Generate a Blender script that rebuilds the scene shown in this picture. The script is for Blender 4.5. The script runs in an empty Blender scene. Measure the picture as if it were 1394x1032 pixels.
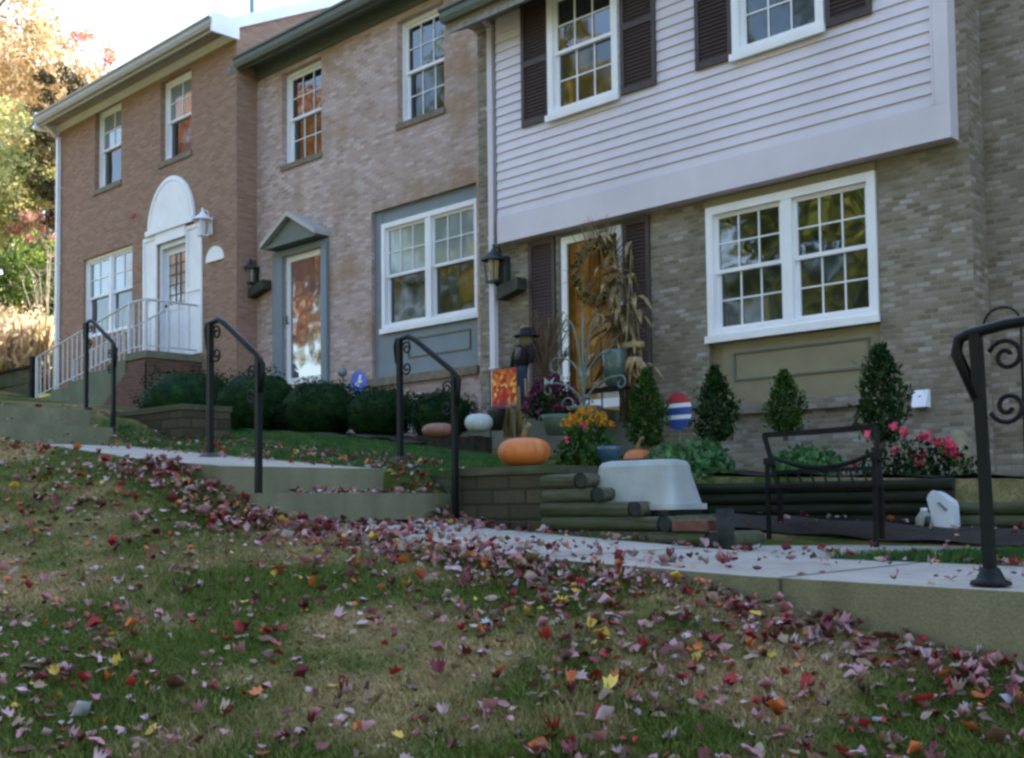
import bpy, math, random
import numpy as np
from mathutils import Vector, Matrix
R = math.radians
random.seed(7); rng = np.random.default_rng(7)
scene = bpy.context.scene
col = scene.collection

# ------------------------------------------------------------------ camera
FPX, CX, PY = 1520.0, 697.0, 610.0          # focal length and principal point in photo pixels (1394 wide)
YAW, PITCH, ROLL = R(43.5), R(2.9), -0.012
F0 = Vector((-math.sin(YAW), math.cos(YAW), 0)); R0 = Vector((math.cos(YAW), math.sin(YAW), 0))
FW = (F0*math.cos(PITCH) + Vector((0, 0, math.sin(PITCH)))).normalized()
U0 = R0.cross(FW)
RT = (R0 + U0*ROLL).normalized(); UP = (U0 - R0*ROLL).normalized()
cam_data = bpy.data.cameras.new('camera'); cam = bpy.data.objects.new('camera', cam_data); col.objects.link(cam)
m = Matrix((RT, UP, -FW)).transposed().to_4x4(); cam.matrix_world = m
cam_data.sensor_width = 36; cam_data.lens = FPX/1394*36
cam_data.shift_y = (PY-516)/1394; cam_data.clip_start = .05; cam_data.clip_end = 900
scene.camera = cam

# ------------------------------------------------------------------ world, sun, exposure
SUN_EL, SUN_AZ = R(33), R(-7)              # azimuth measured from +Y (behind the houses) towards +X
sd = Vector((math.sin(SUN_AZ)*math.cos(SUN_EL), math.cos(SUN_AZ)*math.cos(SUN_EL), math.sin(SUN_EL)))
w = bpy.data.worlds.new('World'); scene.world = w; w.use_nodes = True
nt = w.node_tree; bg = nt.nodes['Background']
sky = nt.nodes.new('ShaderNodeTexSky'); sky.sky_type = 'NISHITA'; sky.sun_disc = False
sky.sun_elevation = SUN_EL; sky.sun_rotation = SUN_AZ; sky.dust_density = 1.7; sky.air_density = 1.0
nt.links.new(sky.outputs[0], bg.inputs[0]); bg.inputs[1].default_value = .15
sl = bpy.data.lights.new('sun', 'SUN'); sl.energy = 4.0; sl.angle = R(.5); sl.color = (1, .93, .82)
so = bpy.data.objects.new('sun', sl); col.objects.link(so); so.rotation_euler = sd.to_track_quat('Z', 'Y').to_euler()
vs = scene.view_settings; vs.view_transform = 'Standard'; vs.look = 'None'; vs.gamma = 1; vs.exposure = 2.4
scene.cycles.pixel_filter_type = 'GAUSSIAN'; scene.cycles.filter_width = 3.1

# ------------------------------------------------------------------ measuring helpers
def ray(px, py): return FW + RT*((px-CX)/FPX) + UP*(-(py-PY)/FPX)
def onY(px, py, Y):
    d = ray(px, py); return d*(Y/d.y)
def onZ(px, py, Z):
    d = ray(px, py); return d*(Z/d.z)
def onX(px, py, X):
    d = ray(px, py); return d*(X/d.x)
def rect(l, r, tl, tr, bl, br, Y):
    a, b, c, d = onY(l, tl, Y), onY(r, tr, Y), onY(l, bl, Y), onY(r, br, Y)
    return [(a.x+c.x)/2, (b.x+d.x)/2, (c.z+d.z)/2, (a.z+b.z)/2]     # x0 x1 z0 z1

# ------------------------------------------------------------------ materials
def nodes(name):
    mt = bpy.data.materials.new(name); mt.use_nodes = True
    n = mt.node_tree; return mt, n, n.nodes['Principled BSDF']
def N(n, t, **kw):
    x = n.nodes.new(t)
    for k, v in kw.items():
        if k in x.inputs: x.inputs[k].default_value = v
        else: setattr(x, k, v)
    return x
def ramp(n, fac, stops, interp='LINEAR'):
    r = n.nodes.new('ShaderNodeValToRGB'); r.color_ramp.interpolation = interp
    els = r.color_ramp.elements
    while len(els) < len(stops): els.new(.5)
    for e, (p, c) in zip(els, stops): e.position = p; e.color = (*c, 1)
    n.links.new(fac, r.inputs[0]); return r.outputs[0]
def mixc(n, fac, a, b, mode='MIX'):
    x = n.nodes.new('ShaderNodeMix'); x.data_type = 'RGBA'; x.blend_type = mode
    for sock, v in ((x.inputs[0], fac), (x.inputs[6], a), (x.inputs[7], b)):
        if isinstance(v, bpy.types.NodeSocket): n.links.new(v, sock)
        elif isinstance(v, tuple): sock.default_value = (*v, 1)
        else: sock.default_value = v
    return x.outputs[2]
def simple(name, c, rough=.6, var=.25, scale=6.0, bump=.15, metal=0, spec=.5, coords='Object'):
    mt, n, p = nodes(name)
    tc = N(n, 'ShaderNodeTexCoord'); no = N(n, 'ShaderNodeTexNoise', Scale=scale, Detail=6.0)
    n.links.new(tc.outputs[coords], no.inputs['Vector'])
    lo = tuple(max(0, v*(1-var)) for v in c); hi = tuple(min(1, v*(1+var)) for v in c)
    n.links.new(ramp(n, no.outputs[0], [(.3, lo), (.7, hi)]), p.inputs['Base Color'])
    p.inputs['Roughness'].default_value = rough; p.inputs['Metallic'].default_value = metal
    p.inputs['Specular IOR Level'].default_value = spec
    if bump:
        n2 = N(n, 'ShaderNodeTexNoise', Scale=scale*8, Detail=4.0); n.links.new(tc.outputs[coords], n2.inputs['Vector'])
        b = N(n, 'ShaderNodeBump', Strength=bump, Distance=.02); n.links.new(n2.outputs[0], b.inputs['Height'])
        n.links.new(b.outputs[0], p.inputs['Normal'])
    return mt
def brick(name, stops, mortar, stain=None, stain_amt=.5, bw=.172, rh=.056, ms=.008):
    mt, n, p = nodes(name)
    uv = N(n, 'ShaderNodeUVMap'); sp = N(n, 'ShaderNodeSeparateXYZ'); n.links.new(uv.outputs[0], sp.inputs[0])
    def M(op, a, b=None, c=None):
        x = n.nodes.new('ShaderNodeMath'); x.operation = op
        for i, v in enumerate((a, b, c)):
            if v is None: continue
            if isinstance(v, bpy.types.NodeSocket): n.links.new(v, x.inputs[i])
            else: x.inputs[i].default_value = v
        return x.outputs[0]
    row = M('FLOOR', M('DIVIDE', sp.outputs[1], rh))
    odd = M('FLOORED_MODULO', row, 2.0)
    off = M('MULTIPLY', M('SUBTRACT', 1.0, odd), .5)
    cl = M('FLOOR', M('ADD', M('DIVIDE', sp.outputs[0], bw), off))
    cb = N(n, 'ShaderNodeCombineXYZ'); n.links.new(row, cb.inputs[0]); n.links.new(cl, cb.inputs[1])
    wn = N(n, 'ShaderNodeTexWhiteNoise', noise_dimensions='2D'); n.links.new(cb.outputs[0], wn.inputs[0])
    c = ramp(n, wn.outputs[0], stops)
    br = N(n, 'ShaderNodeTexBrick', Scale=1.0); br.offset = .5; br.offset_frequency = 2; br.squash = 1
    br.inputs['Brick Width'].default_value = bw; br.inputs['Row Height'].default_value = rh
    br.inputs['Mortar Size'].default_value = ms; br.inputs['Mortar Smooth'].default_value = .4
    n.links.new(uv.outputs[0], br.inputs['Vector'])
    tc = N(n, 'ShaderNodeTexCoord')
    no = N(n, 'ShaderNodeTexNoise', Scale=1.1, Detail=5.0, Roughness=.65); n.links.new(tc.outputs['Object'], no.inputs['Vector'])
    n2 = N(n, 'ShaderNodeTexNoise', Scale=30.0, Detail=4.0); n.links.new(tc.outputs['Object'], n2.inputs['Vector'])
    c = mixc(n, ramp(n, n2.outputs[0], [(.35, (0, 0, 0)), (.75, (.55, .55, .55))]), c, mortar)
    c = mixc(n, br.outputs['Fac'], c, mortar)
    if stain: c = mixc(n, ramp(n, no.outputs[0], [(.48, (0, 0, 0)), (.66, (stain_amt,)*3)]), c, stain)
    n.links.new(c, p.inputs['Base Color']); p.inputs['Roughness'].default_value = .9
    p.inputs['Specular IOR Level'].default_value = .2
    b = N(n, 'ShaderNodeBump', Strength=.6, Distance=.01); b.invert = True
    n.links.new(br.outputs['Fac'], b.inputs['Height']); n.links.new(b.outputs[0], p.inputs['Normal'])
    return mt
M_ = {}
M_['brick1'] = brick('brown_brick', [(0, (.27, .145, .09)), (.5, (.34, .19, .128)), (1, (.40, .245, .175))], (.30, .22, .175))
M_['brick2'] = brick('pink_brick', [(0, (.34, .235, .19)), (.25, (.44, .31, .285)), (.6, (.49, .365, .345)), (1, (.62, .50, .49))], (.46, .36, .33), (.33, .21, .12), .8)
M_['brick3'] = brick('grey_brick', [(0, (.15, .12, .08)), (.3, (.215, .182, .14)), (.6, (.27, .235, .195)), (.85, (.34, .305, .27)), (1, (.44, .40, .38))], (.27, .235, .18), (.15, .12, .075), .6, .135, .05)
M_['brickred'] = brick('stoop_brick', [(0, (.10, .05, .035)), (1, (.18, .09, .06))], (.14, .10, .08))
M_['white'] = simple('white_trim_paint', (.83, .83, .87), .45, .06, 3, .03)
M_['siding'] = simple('vinyl_siding', (.66, .60, .665), .5, .09, 1.3, .05)
M_['greyblue'] = simple('grey_blue_paint', (.17, .215, .25), .5, .08, 4, .05)
M_['greengrey'] = simple('green_grey_paint', (.10, .12, .105), .5, .1, 4, .05)
M_['tan'] = simple('tan_panel_paint', (.24, .205, .125), .6, .1, 4, .08)
M_['tansoffit'] = simple('tan_soffit_paint', (.34, .29, .20), .6, .08, 4, .05)
M_['trimgrey'] = simple('weathered_trim', (.42, .40, .38), .6, .08, 4, .05)
M_['shutter'] = simple('dark_brown_shutter_paint', (.055, .034, .034), .5, .15, 5, .1)
M_['shingle'] = simple('asphalt_shingle', (.30, .30, .31), .85, .3, 14, .5)
M_['iron'] = simple('black_iron_paint', (.004, .006, .007), .5, .3, 20, .1, 0, .22)
M_['whiteiron'] = simple('white_iron_paint', (.60, .60, .63), .5, .1, 10, .1)
M_['screen'] = simple('dim_room', (.012, .018, .016), .9, .3, 3, 0)
M_['curtain'] = simple('curtain_cloth', (.42, .46, .46), .9, .15, 9, .1)
M_['door_white'] = simple('white_door_paint', (.66, .68, .74), .4, .05, 4, .03)
M_['dark_metal'] = simple('weathered_dark_metal', (.035, .05, .045), .5, .3, 12, .2, .3)
M_['wood_dark'] = simple('dark_aged_wood', (.014, .013, .011), .85, .4, 12, .4, 0, .2)
M_['board'] = simple('weathered_board', (.045, .045, .03), .8, .4, 12, .4)
M_['brownsill'] = simple('brick_sill', (.20, .16, .12), .85, .25, 9, .3)
M_['pumpkin'] = simple('orange_pumpkin_skin', (.50, .145, .028), .5, .2, 7, .1)
M_['pumpkin_b'] = simple('brown_pumpkin_skin', (.22, .10, .065), .55, .2, 7, .1)
M_['pumpkin_w'] = simple('white_pumpkin_skin', (.42, .46, .45), .5, .12, 6, .1)
M_['stem'] = simple('dry_stem', (.20, .15, .07), .9, .3, 20, .4)
M_['tub'] = simple('grey_white_plastic', (.31, .335, .335), .5, .16, 5, .06)
M_['blackplastic'] = simple('black_plastic', (.012, .012, .013), .4, .2, 9, .05)
M_['plastic_white'] = simple('white_plastic', (.62, .64, .70), .4, .06, 6, .04)
M_['plastic_olive'] = simple('cloudy_plastic', (.28, .29, .24), .4, .2, 12, .05)
M_['bluepot'] = simple('blue_glazed_pot', (.05, .10, .17), .25, .2, 8, .05)
M_['terracotta'] = simple('dark_pot', (.03, .03, .03), .5, .2, 8, .05)
M_['denim'] = simple('blue_denim', (.025, .04, .07), .9, .3, 40, .3)
M_['blackcloth'] = simple('black_cloth', (.012, .012, .016), .95, .3, 30, .3)
M_['straw'] = simple('straw', (.33, .24, .11), .9, .3, 30, .3)
M_['greenglass'] = simple('green_grey_glass', (.07, .105, .095), .15, .3, 20, .1)
M_['soil'] = simple('dark_mulch', (.030, .022, .016), .95, .5, 14, .8)
M_['bark'] = simple('tree_bark', (.16, .13, .10), .9, .4, 6, .6)
M_['cream'] = simple('cream_stone', (.24, .21, .14), .8, .2, 8, .2)
M_['cap_red'] = simple('red_enamel', (.42, .04, .06), .4, .15, 8, 0)
M_['sign_blue'] = simple('blue_enamel', (.03, .08, .32), .35, .15, 8, 0)
M_['sign_blue2'] = simple('royal_blue_enamel', (.10, .16, .62), .35, .1, 8, 0)
def concrete(name, c, streak=.35, warm=(.20, .19, .11)):
    mt, n, p = nodes(name)
    tc = N(n, 'ShaderNodeTexCoord'); mp = N(n, 'ShaderNodeMapping'); mp.inputs['Scale'].default_value = (6, 6, .8)
    n.links.new(tc.outputs['Object'], mp.inputs[0])
    a = N(n, 'ShaderNodeTexNoise', Scale=1.0, Detail=6.0); n.links.new(mp.outputs[0], a.inputs['Vector'])
    b = N(n, 'ShaderNodeTexNoise', Scale=2.2, Detail=8.0, Roughness=.7); n.links.new(tc.outputs['Object'], b.inputs['Vector'])
    s = N(n, 'ShaderNodeTexNoise', Scale=90.0, Detail=3.0); n.links.new(tc.outputs['Object'], s.inputs['Vector'])
    cc = ramp(n, b.outputs[0], [(.3, tuple(v*.78 for v in c)), (.7, tuple(v*1.12 for v in c))])
    cc = mixc(n, ramp(n, a.outputs[0], [(.42, (0, 0, 0)), (.7, (streak,)*3)]), cc, warm)
    cc = mixc(n, ramp(n, s.outputs[0], [(.4, (.35, .35, .35)), (.62, (0, 0, 0))]), cc, tuple(v*.45 for v in c))
    n.links.new(cc, p.inputs['Base Color']); p.inputs['Roughness'].default_value = .92
    p.inputs['Specular IOR Level'].default_value = .2
    bb = N(n, 'ShaderNodeBump', Strength=.35, Distance=.01); n.links.new(s.outputs[0], bb.inputs['Height']); n.links.new(bb.outputs[0], p.inputs['Normal'])
    return mt
M_['walk'] = concrete('pale_concrete', (.41, .37, .32), .35, (.25, .23, .18))
M_['joint'] = simple('dirty_joint', (.07, .06, .045), .95, .4, 20, .3)
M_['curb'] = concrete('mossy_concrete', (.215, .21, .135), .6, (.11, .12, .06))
M_['block'] = brick('retaining_block', [(0, (.05, .042, .026)), (.5, (.07, .06, .036)), (1, (.095, .082, .05))], (.038, .033, .022), None, .5, .30, .10, .012)
M_['log'] = simple('weathered_log', (.075, .082, .058), .9, .45, 5, .6)
def logmat(name, c):
    mt, n, p = nodes(name); tc = N(n, 'ShaderNodeTexCoord'); mp = N(n, 'ShaderNodeMapping'); mp.inputs['Scale'].default_value = (1.6, 30, 30)
    n.links.new(tc.outputs['Object'], mp.inputs[0]); a = N(n, 'ShaderNodeTexNoise', Scale=1.0, Detail=6.0, Roughness=.7); n.links.new(mp.outputs[0], a.inputs['Vector'])
    d = N(n, 'ShaderNodeTexNoise', Scale=4.0, Detail=5.0); n.links.new(tc.outputs['Object'], d.inputs['Vector'])
    x = ramp(n, a.outputs[0], [(.32, tuple(v*.35 for v in c)), (.5, c), (.75, tuple(v*1.5 for v in c))])
    x = mixc(n, ramp(n, d.outputs[0], [(.45, (0, 0, 0)), (.65, (.7, .7, .7))]), x, (c[0]*.6, c[1]*.8, c[2]*.45))
    n.links.new(x, p.inputs['Base Color']); p.inputs['Roughness'].default_value = .95; p.inputs['Specular IOR Level'].default_value = .2
    bb = N(n, 'ShaderNodeBump', Strength=.8, Distance=.012); n.links.new(a.outputs[0], bb.inputs['Height']); n.links.new(bb.outputs[0], p.inputs['Normal']); return mt
M_['log'] = logmat('weathered_log', (.085, .085, .055))
M_['logshade'] = logmat('shaded_log', (.024, .027, .018))  # same log, darkened in its colour to stand in for shade behind the bench
M_['logend'] = simple('log_end_grain', (.022, .026, .022), .95, .4, 18, .5)
def glass(name, c, ior=1.9, rough=.03, wav=.35):
    mt, n, p = nodes(name)
    p.inputs['Base Color'].default_value = (*c, 1); p.inputs['Roughness'].default_value = rough
    p.inputs['IOR'].default_value = ior
    tc = N(n, 'ShaderNodeTexCoord'); a = N(n, 'ShaderNodeTexNoise', Scale=1.6, Detail=1.0); n.links.new(tc.outputs['Object'], a.inputs['Vector'])
    b = N(n, 'ShaderNodeBump', Strength=wav, Distance=.03); n.links.new(a.outputs[0], b.inputs['Height']); n.links.new(b.outputs[0], p.inputs['Normal'])
    return mt
M_['glass'] = glass('window_glass', (.010, .013, .010), 2.05)
M_['glass_low'] = glass('screened_window_glass', (.010, .016, .012), 1.75, .05)
M_['glass_pale'] = glass('pale_window_glass', (.22, .26, .27), 2.2, .06)  # paler blue-grey base colour than the other panes
def clear_glass():
    mt, n, p = nodes('clear_storm_glass')
    t = N(n, 'ShaderNodeBsdfTransparent'); g = N(n, 'ShaderNodeBsdfGlossy'); g.inputs['Roughness'].default_value = .03
    f = N(n, 'ShaderNodeFresnel', IOR=1.5); mx = N(n, 'ShaderNodeMixShader')
    n.links.new(f.outputs[0], mx.inputs[0]); n.links.new(t.outputs[0], mx.inputs[1]); n.links.new(g.outputs[0], mx.inputs[2])
    n.links.new(mx.outputs[0], n.nodes['Material Output'].inputs[0]); return mt
M_['clear'] = clear_glass()
def foliage(name, stops, scale=3.0, trans=.25, rough=.7):
    mt, n, p = nodes(name)
    tc = N(n, 'ShaderNodeTexCoord'); a = N(n, 'ShaderNodeTexNoise', Scale=scale, Detail=3.0, Roughness=.6); n.links.new(tc.outputs['Object'], a.inputs['Vector'])
    gi = N(n, 'ShaderNodeNewGeometry')
    add = N(n, 'ShaderNodeMath', operation='MULTIPLY_ADD'); n.links.new(gi.outputs['Random Per Island'], add.inputs[0]); add.inputs[1].default_value = .36
    sub = N(n, 'ShaderNodeMath', operation='SUBTRACT'); n.links.new(a.outputs[0], sub.inputs[0]); sub.inputs[1].default_value = .18
    n.links.new(sub.outputs[0], add.inputs[2])
    c = ramp(n, add.outputs[0], stops); n.links.new(c, p.inputs['Base Color'])
    p.inputs['Roughness'].default_value = rough; p.inputs['Specular IOR Level'].default_value = .12
    t = N(n, 'ShaderNodeBsdfTranslucent'); n.links.new(c, t.inputs[0])
    mx = N(n, 'ShaderNodeMixShader'); mx.inputs[0].default_value = trans
    n.links.new(p.outputs[0], mx.inputs[1]); n.links.new(t.outputs[0], mx.inputs[2]); n.links.new(mx.outputs[0], n.nodes['Material Output'].inputs[0])
    return mt
def fol3(name, a, b, c, **k): return foliage(name, [(.3, a), (.5, b), (.7, c)], **k)
M_['boxwood'] = fol3('boxwood_leaves', (.003, .013, .003), (.007, .026, .006), (.018, .052, .011), scale=8, trans=.10)
M_['evergreen'] = fol3('evergreen_leaves', (.006, .022, .006), (.016, .045, .012), (.04, .085, .022), scale=6, trans=.12)
M_['arbor'] = fol3('arborvitae_leaves', (.010, .035, .006), (.03, .08, .012), (.075, .14, .025), scale=6, trans=.15)
M_['lightgreen'] = fol3('light_green_leaves', (.03, .09, .03), (.07, .17, .06), (.13, .27, .10), scale=6)
M_['darkstem'] = fol3('dusky_leaves', (.005, .016, .005), (.013, .036, .011), (.04, .08, .02), scale=6)
M_['purple'] = fol3('purple_petals', (.07, .012, .035), (.14, .03, .075), (.22, .06, .13), scale=9)
M_['yellow'] = fol3('yellow_petals', (.50, .20, .01), (.62, .28, .015), (.72, .38, .03), scale=9)
M_['pink'] = fol3('pink_petals', (.55, .05, .12), (.70, .08, .17), (.85, .18, .28), scale=9)
M_['drygrass'] = fol3('dry_reed_leaves', (.34, .30, .13), (.56, .44, .28), (.74, .58, .42), scale=.8, trans=.5)
M_['cornleaf'] = fol3('dry_corn_leaves', (.12, .088, .04), (.24, .175, .085), (.44, .33, .18), scale=9, trans=.2)
M_['twig'] = fol3('brown_twigs', (.07, .045, .03), (.12, .08, .05), (.2, .13, .08), scale=9, trans=.05)
M_['ty'] = fol3('yellow_green_leaves', (.30, .34, .10), (.56, .54, .22), (.78, .72, .40), scale=.9, trans=.4)
M_['tg'] = fol3('green_tree_leaves', (.03, .07, .012), (.09, .16, .03), (.28, .33, .07), scale=.9, trans=.35)
M_['tt'] = fol3('tan_autumn_leaves', (.32, .24, .11), (.52, .38, .22), (.68, .52, .34), scale=.9, trans=.35)
M_['to'] = fol3('orange_autumn_leaves', (.28, .09, .03), (.52, .22, .05), (.72, .42, .10), scale=.9, trans=.35)
M_['tp'] = fol3('pink_autumn_leaves', (.45, .18, .12), (.68, .34, .24), (.80, .5, .36), scale=.9, trans=.35)
M_['td'] = fol3('dark_conifer_needles', (.03, .035, .016), (.09, .075, .035), (.24, .16, .08), scale=.9, trans=.2)
M_['rY'] = fol3('golden_leaves', (.13, .12, .015), (.34, .27, .035), (.62, .48, .09), scale=.5, trans=.3)
M_['rG'] = fol3('olive_green_leaves', (.05, .075, .012), (.12, .16, .03), (.30, .30, .06), scale=.5, trans=.3)

# ------------------------------------------------------------------ mesh helpers
def chain(o):
    v = Vector((0, 0, 0))
    while o: v = v + o.location; o = o.parent
    return v
def tag(o, label=None, cat=None, group=None, kind=None):
    if label: o['label'] = label
    if cat: o['category'] = cat
    if group: o['group'] = group
    if kind: o['kind'] = kind
    return o
def empty(name, loc=(0, 0, 0)):
    o = bpy.data.objects.new(name, None); o.empty_display_size = .1; o.location = loc; col.objects.link(o); return o
class MB:
    def __init__(s): s.v = []; s.f = []; s.mi = []; s.cur = 0; s.sm = []
    def quad(s, *p):
        b = len(s.v); s.v += [tuple(q) for q in p]; s.f.append(tuple(range(b, b+len(p)))); s.mi.append(s.cur); s.sm.append(False)
    def box(s, x0, x1, y0, y1, z0, z1):
        if x0 > x1: x0, x1 = x1, x0
        if y0 > y1: y0, y1 = y1, y0
        if z0 > z1: z0, z1 = z1, z0
        b = len(s.v)
        s.v += [(x0, y0, z0), (x1, y0, z0), (x1, y1, z0), (x0, y1, z0), (x0, y0, z1), (x1, y0, z1), (x1, y1, z1), (x0, y1, z1)]
        for f in ((0, 3, 2, 1), (4, 5, 6, 7), (0, 1, 5, 4), (1, 2, 6, 5), (2, 3, 7, 6), (3, 0, 4, 7)):
            s.f.append(tuple(b+i for i in f)); s.mi.append(s.cur); s.sm.append(False)
        return s
    def hexa(s, lo, hi):      # two quads bottom/top (4 points each, ccw seen from above)
        b = len(s.v); s.v += [tuple(p) for p in lo] + [tuple(p) for p in hi]
        for f in ((0, 3, 2, 1), (4, 5, 6, 7), (0, 1, 5, 4), (1, 2, 6, 5), (2, 3, 7, 6), (3, 0, 4, 7)):
            s.f.append(tuple(b+i for i in f)); s.mi.append(s.cur); s.sm.append(False)
        return s
    def tube(s, pts, r, n=8, caps=True):
        pts = [Vector(p) for p in pts]; rs = r if isinstance(r, (list, tuple)) else [r]*len(pts)
        b = len(s.v); t0 = None; u = None
        for i, p in enumerate(pts):
            t = (pts[min(i+1, len(pts)-1)] - pts[max(i-1, 0)])
            t = t.normalized() if t.length > 1e-9 else Vector((0, 0, 1))
            if u is None:
                a = Vector((0, 0, 1)) if abs(t.z) < .9 else Vector((0, 1, 0)); u = t.cross(a).normalized()
            else:
                u = (u - t*u.dot(t)); u = u.normalized() if u.length > 1e-6 else t.orthogonal().normalized()
            v = t.cross(u)
            for k in range(n):
                a = 2*math.pi*k/n + math.pi/n; s.v.append(tuple(p + (u*math.cos(a) + v*math.sin(a))*rs[i]))
        for i in range(len(pts)-1):
            for k in range(n):
                s.f.append((b+i*n+k, b+i*n+(k+1) % n, b+(i+1)*n+(k+1) % n, b+(i+1)*n+k)); s.mi.append(s.cur); s.sm.append(n > 4)
        if caps:
            s.f.append(tuple(b+k for k in range(n))[::-1]); s.mi.append(s.cur); s.sm.append(False)
            e = b+(len(pts)-1)*n; s.f.append(tuple(e+k for k in range(n))); s.mi.append(s.cur); s.sm.append(False)
        return s
    def lathe(s, prof, c=(0, 0, 0), n=24, rib=None, sx=1, sy=1):
        b = len(s.v)
        for (r, z) in prof:
            for k in range(n):
                a = 2*math.pi*k/n; q = r*(rib(a) if rib else 1); s.v.append((c[0]+q*math.cos(a)*sx, c[1]+q*math.sin(a)*sy, c[2]+z))
        for i in range(len(prof)-1):
            for k in range(n):
                s.f.append((b+i*n+k, b+i*n+(k+1) % n, b+(i+1)*n+(k+1) % n, b+(i+1)*n+k)); s.mi.append(s.cur); s.sm.append(True)
        return s
    def build(s, name, mats, parent=None, uvs=True, bevel=0):
        me = bpy.data.meshes.new(name); me.from_pydata(s.v, [], s.f)
        mats = mats if isinstance(mats, (list, tuple)) else [mats]
        for q in mats: me.materials.append(M_[q] if isinstance(q, str) else q)
        me.polygons.foreach_set('material_index', s.mi); me.polygons.foreach_set('use_smooth', s.sm)
        me.update()
        if uvs: boxuv(me)
        o = bpy.data.objects.new(name, me); col.objects.link(o)
        if parent:
            o.parent = parent
            off = chain(parent)
            if off.length > 0: me.transform(Matrix.Translation(-off))
        if bevel:
            md = o.modifiers.new('bevel', 'BEVEL'); md.width = bevel; md.segments = 2; md.limit_method = 'ANGLE'
        return o
def boxuv(me):
    uvl = me.uv_layers.new(name='UVMap'); V = me.vertices; data = np.empty((len(me.loops), 2), 'f')
    for p in me.polygons:
        nx, ny, nz = (abs(q) for q in p.normal)
        for li in p.loop_indices:
            c = V[me.loops[li].vertex_index].co
            data[li] = (c.y, c.z) if nx > ny and nx > nz else ((c.x, c.z) if ny >= nz else (c.x, c.y))
    uvl.data.foreach_set('uv', data.ravel())
def np_mesh(name, verts, faces_n, mat, parent=None, nper=4, smooth=False):
    me = bpy.data.meshes.new(name); nv = len(verts); nf = faces_n
    me.vertices.add(nv); me.vertices.foreach_set('co', np.asarray(verts, 'f').ravel())
    me.loops.add(nf*nper); me.loops.foreach_set('vertex_index', np.arange(nf*nper, dtype='i'))
    me.polygons.add(nf); me.polygons.foreach_set('loop_start', np.arange(0, nf*nper, nper, dtype='i'))
    me.polygons.foreach_set('loop_total', np.full(nf, nper, 'i'))
    me.materials.append(M_[mat] if isinstance(mat, str) else mat)
    me.update(calc_edges=True); me.validate()
    o = bpy.data.objects.new(name, me); col.objects.link(o)
    if parent:
        o.parent = parent
        off = chain(parent)
        me.transform(Matrix.Translation(-off))
    return o
def leaf_quads(P, size, aspect=.55, up=0.0, outward=None):
    """diamond leaves at points P, random directions; returns verts (4 per leaf)"""
    n = len(P); d = rng.normal(size=(n, 3)); d[:, 2] += up
    if outward is not None: d += outward*1.1
    d /= np.linalg.norm(d, axis=1)[:, None]
    a = rng.normal(size=(n, 3)); a -= (a*d).sum(1)[:, None]*d; a /= np.linalg.norm(a, axis=1)[:, None]
    s = (size*rng.uniform(.6, 1.3, n))[:, None] if np.isscalar(size) else size[:, None]
    h = np.cross(d, a)
    return np.stack([P - d*s*.5, P + a*s*aspect*.5 + h*s*.06, P + d*s*.5, P - a*s*aspect*.5 + h*s*.06], 1).reshape(-1, 3)
def ell(n, c, r, power=.33, zmin=-1):
    d = rng.normal(size=(n, 3)); d /= np.linalg.norm(d, axis=1)[:, None]
    q = rng.uniform(.0, 1, n)**power
    p = d*q[:, None]; p[:, 2] = np.maximum(p[:, 2], zmin)
    return np.array(c) + p*np.array(r), d
def clump_cloud(c, r, nclump, per, cr, leaf, mat, name, parent, shell=.5, up=0.0, shape=None):
    cc, _ = ell(nclump, c, r, shell)
    if shape: cc = shape(cc)
    out = []
    for q in cc:
        k = rng.uniform(.6, 1.3); p, d = ell(per, q, (cr*k, cr*k, cr*k*.75), .5); out.append(leaf_quads(p, leaf, up=up))
    v = np.concatenate(out); return np_mesh(name, v, len(v)//4, mat, parent)

# ------------------------------------------------------------------ terrain
def lerp(t, tab):
    xs = [a for a, b in tab]; ys = [b for a, b in tab]; return np.interp(t, xs, ys)
EDGE = [(-60, 7.5), (-40, 4.6), (-30, 3.2), (-22, 2.0), (-16, 1.30), (-12.5, .92), (-10.8, .78), (-9.7, .62), (-6.6, .27), (-5.75, -.03), (-4.5, -.18), (-3.4, -.27), (-2.6, -.33), (-2.0, -.46), (-1.3, -.56), (0, -.72), (4, -1.1), (30, -2.2), (60, -3)]
WALK = [(-40, 4.6), (-22, 2.1), (-16, 1.5), (-12.5, 1.06), (-11.0, 1.0), (-10.9, 1.0), (-10.1, .60), (-6.2, .26), (-5.8, -.10), (-5.2, -.15), (-3.3, -.26), (-1.5, -.31), (4, -.36)]
WALKT = [(-40, 4.6), (-22, 2.1), (-16, 1.5), (-12.5, 1.06), (-11.45, .95), (-11.15, .52), (-10.1, .54), (-10.0, .60), (-6.7, .31), (-6.4, .0), (-5.8, -.16), (-5.2, -.15), (-3.3, -.26), (-1.5, -.31), (4, -.36)]
YARD = [(-60, 8.0), (-40, 5.2), (-30, 3.6), (-22, 2.2), (-18.5, 1.82), (-16.2, 1.55), (-14.2, 1.12), (-9.7, .74), (-6.8, .36), (-5.4, .22), (-3, .14), (0, .05), (4, -.1), (60, -1)]
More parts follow.
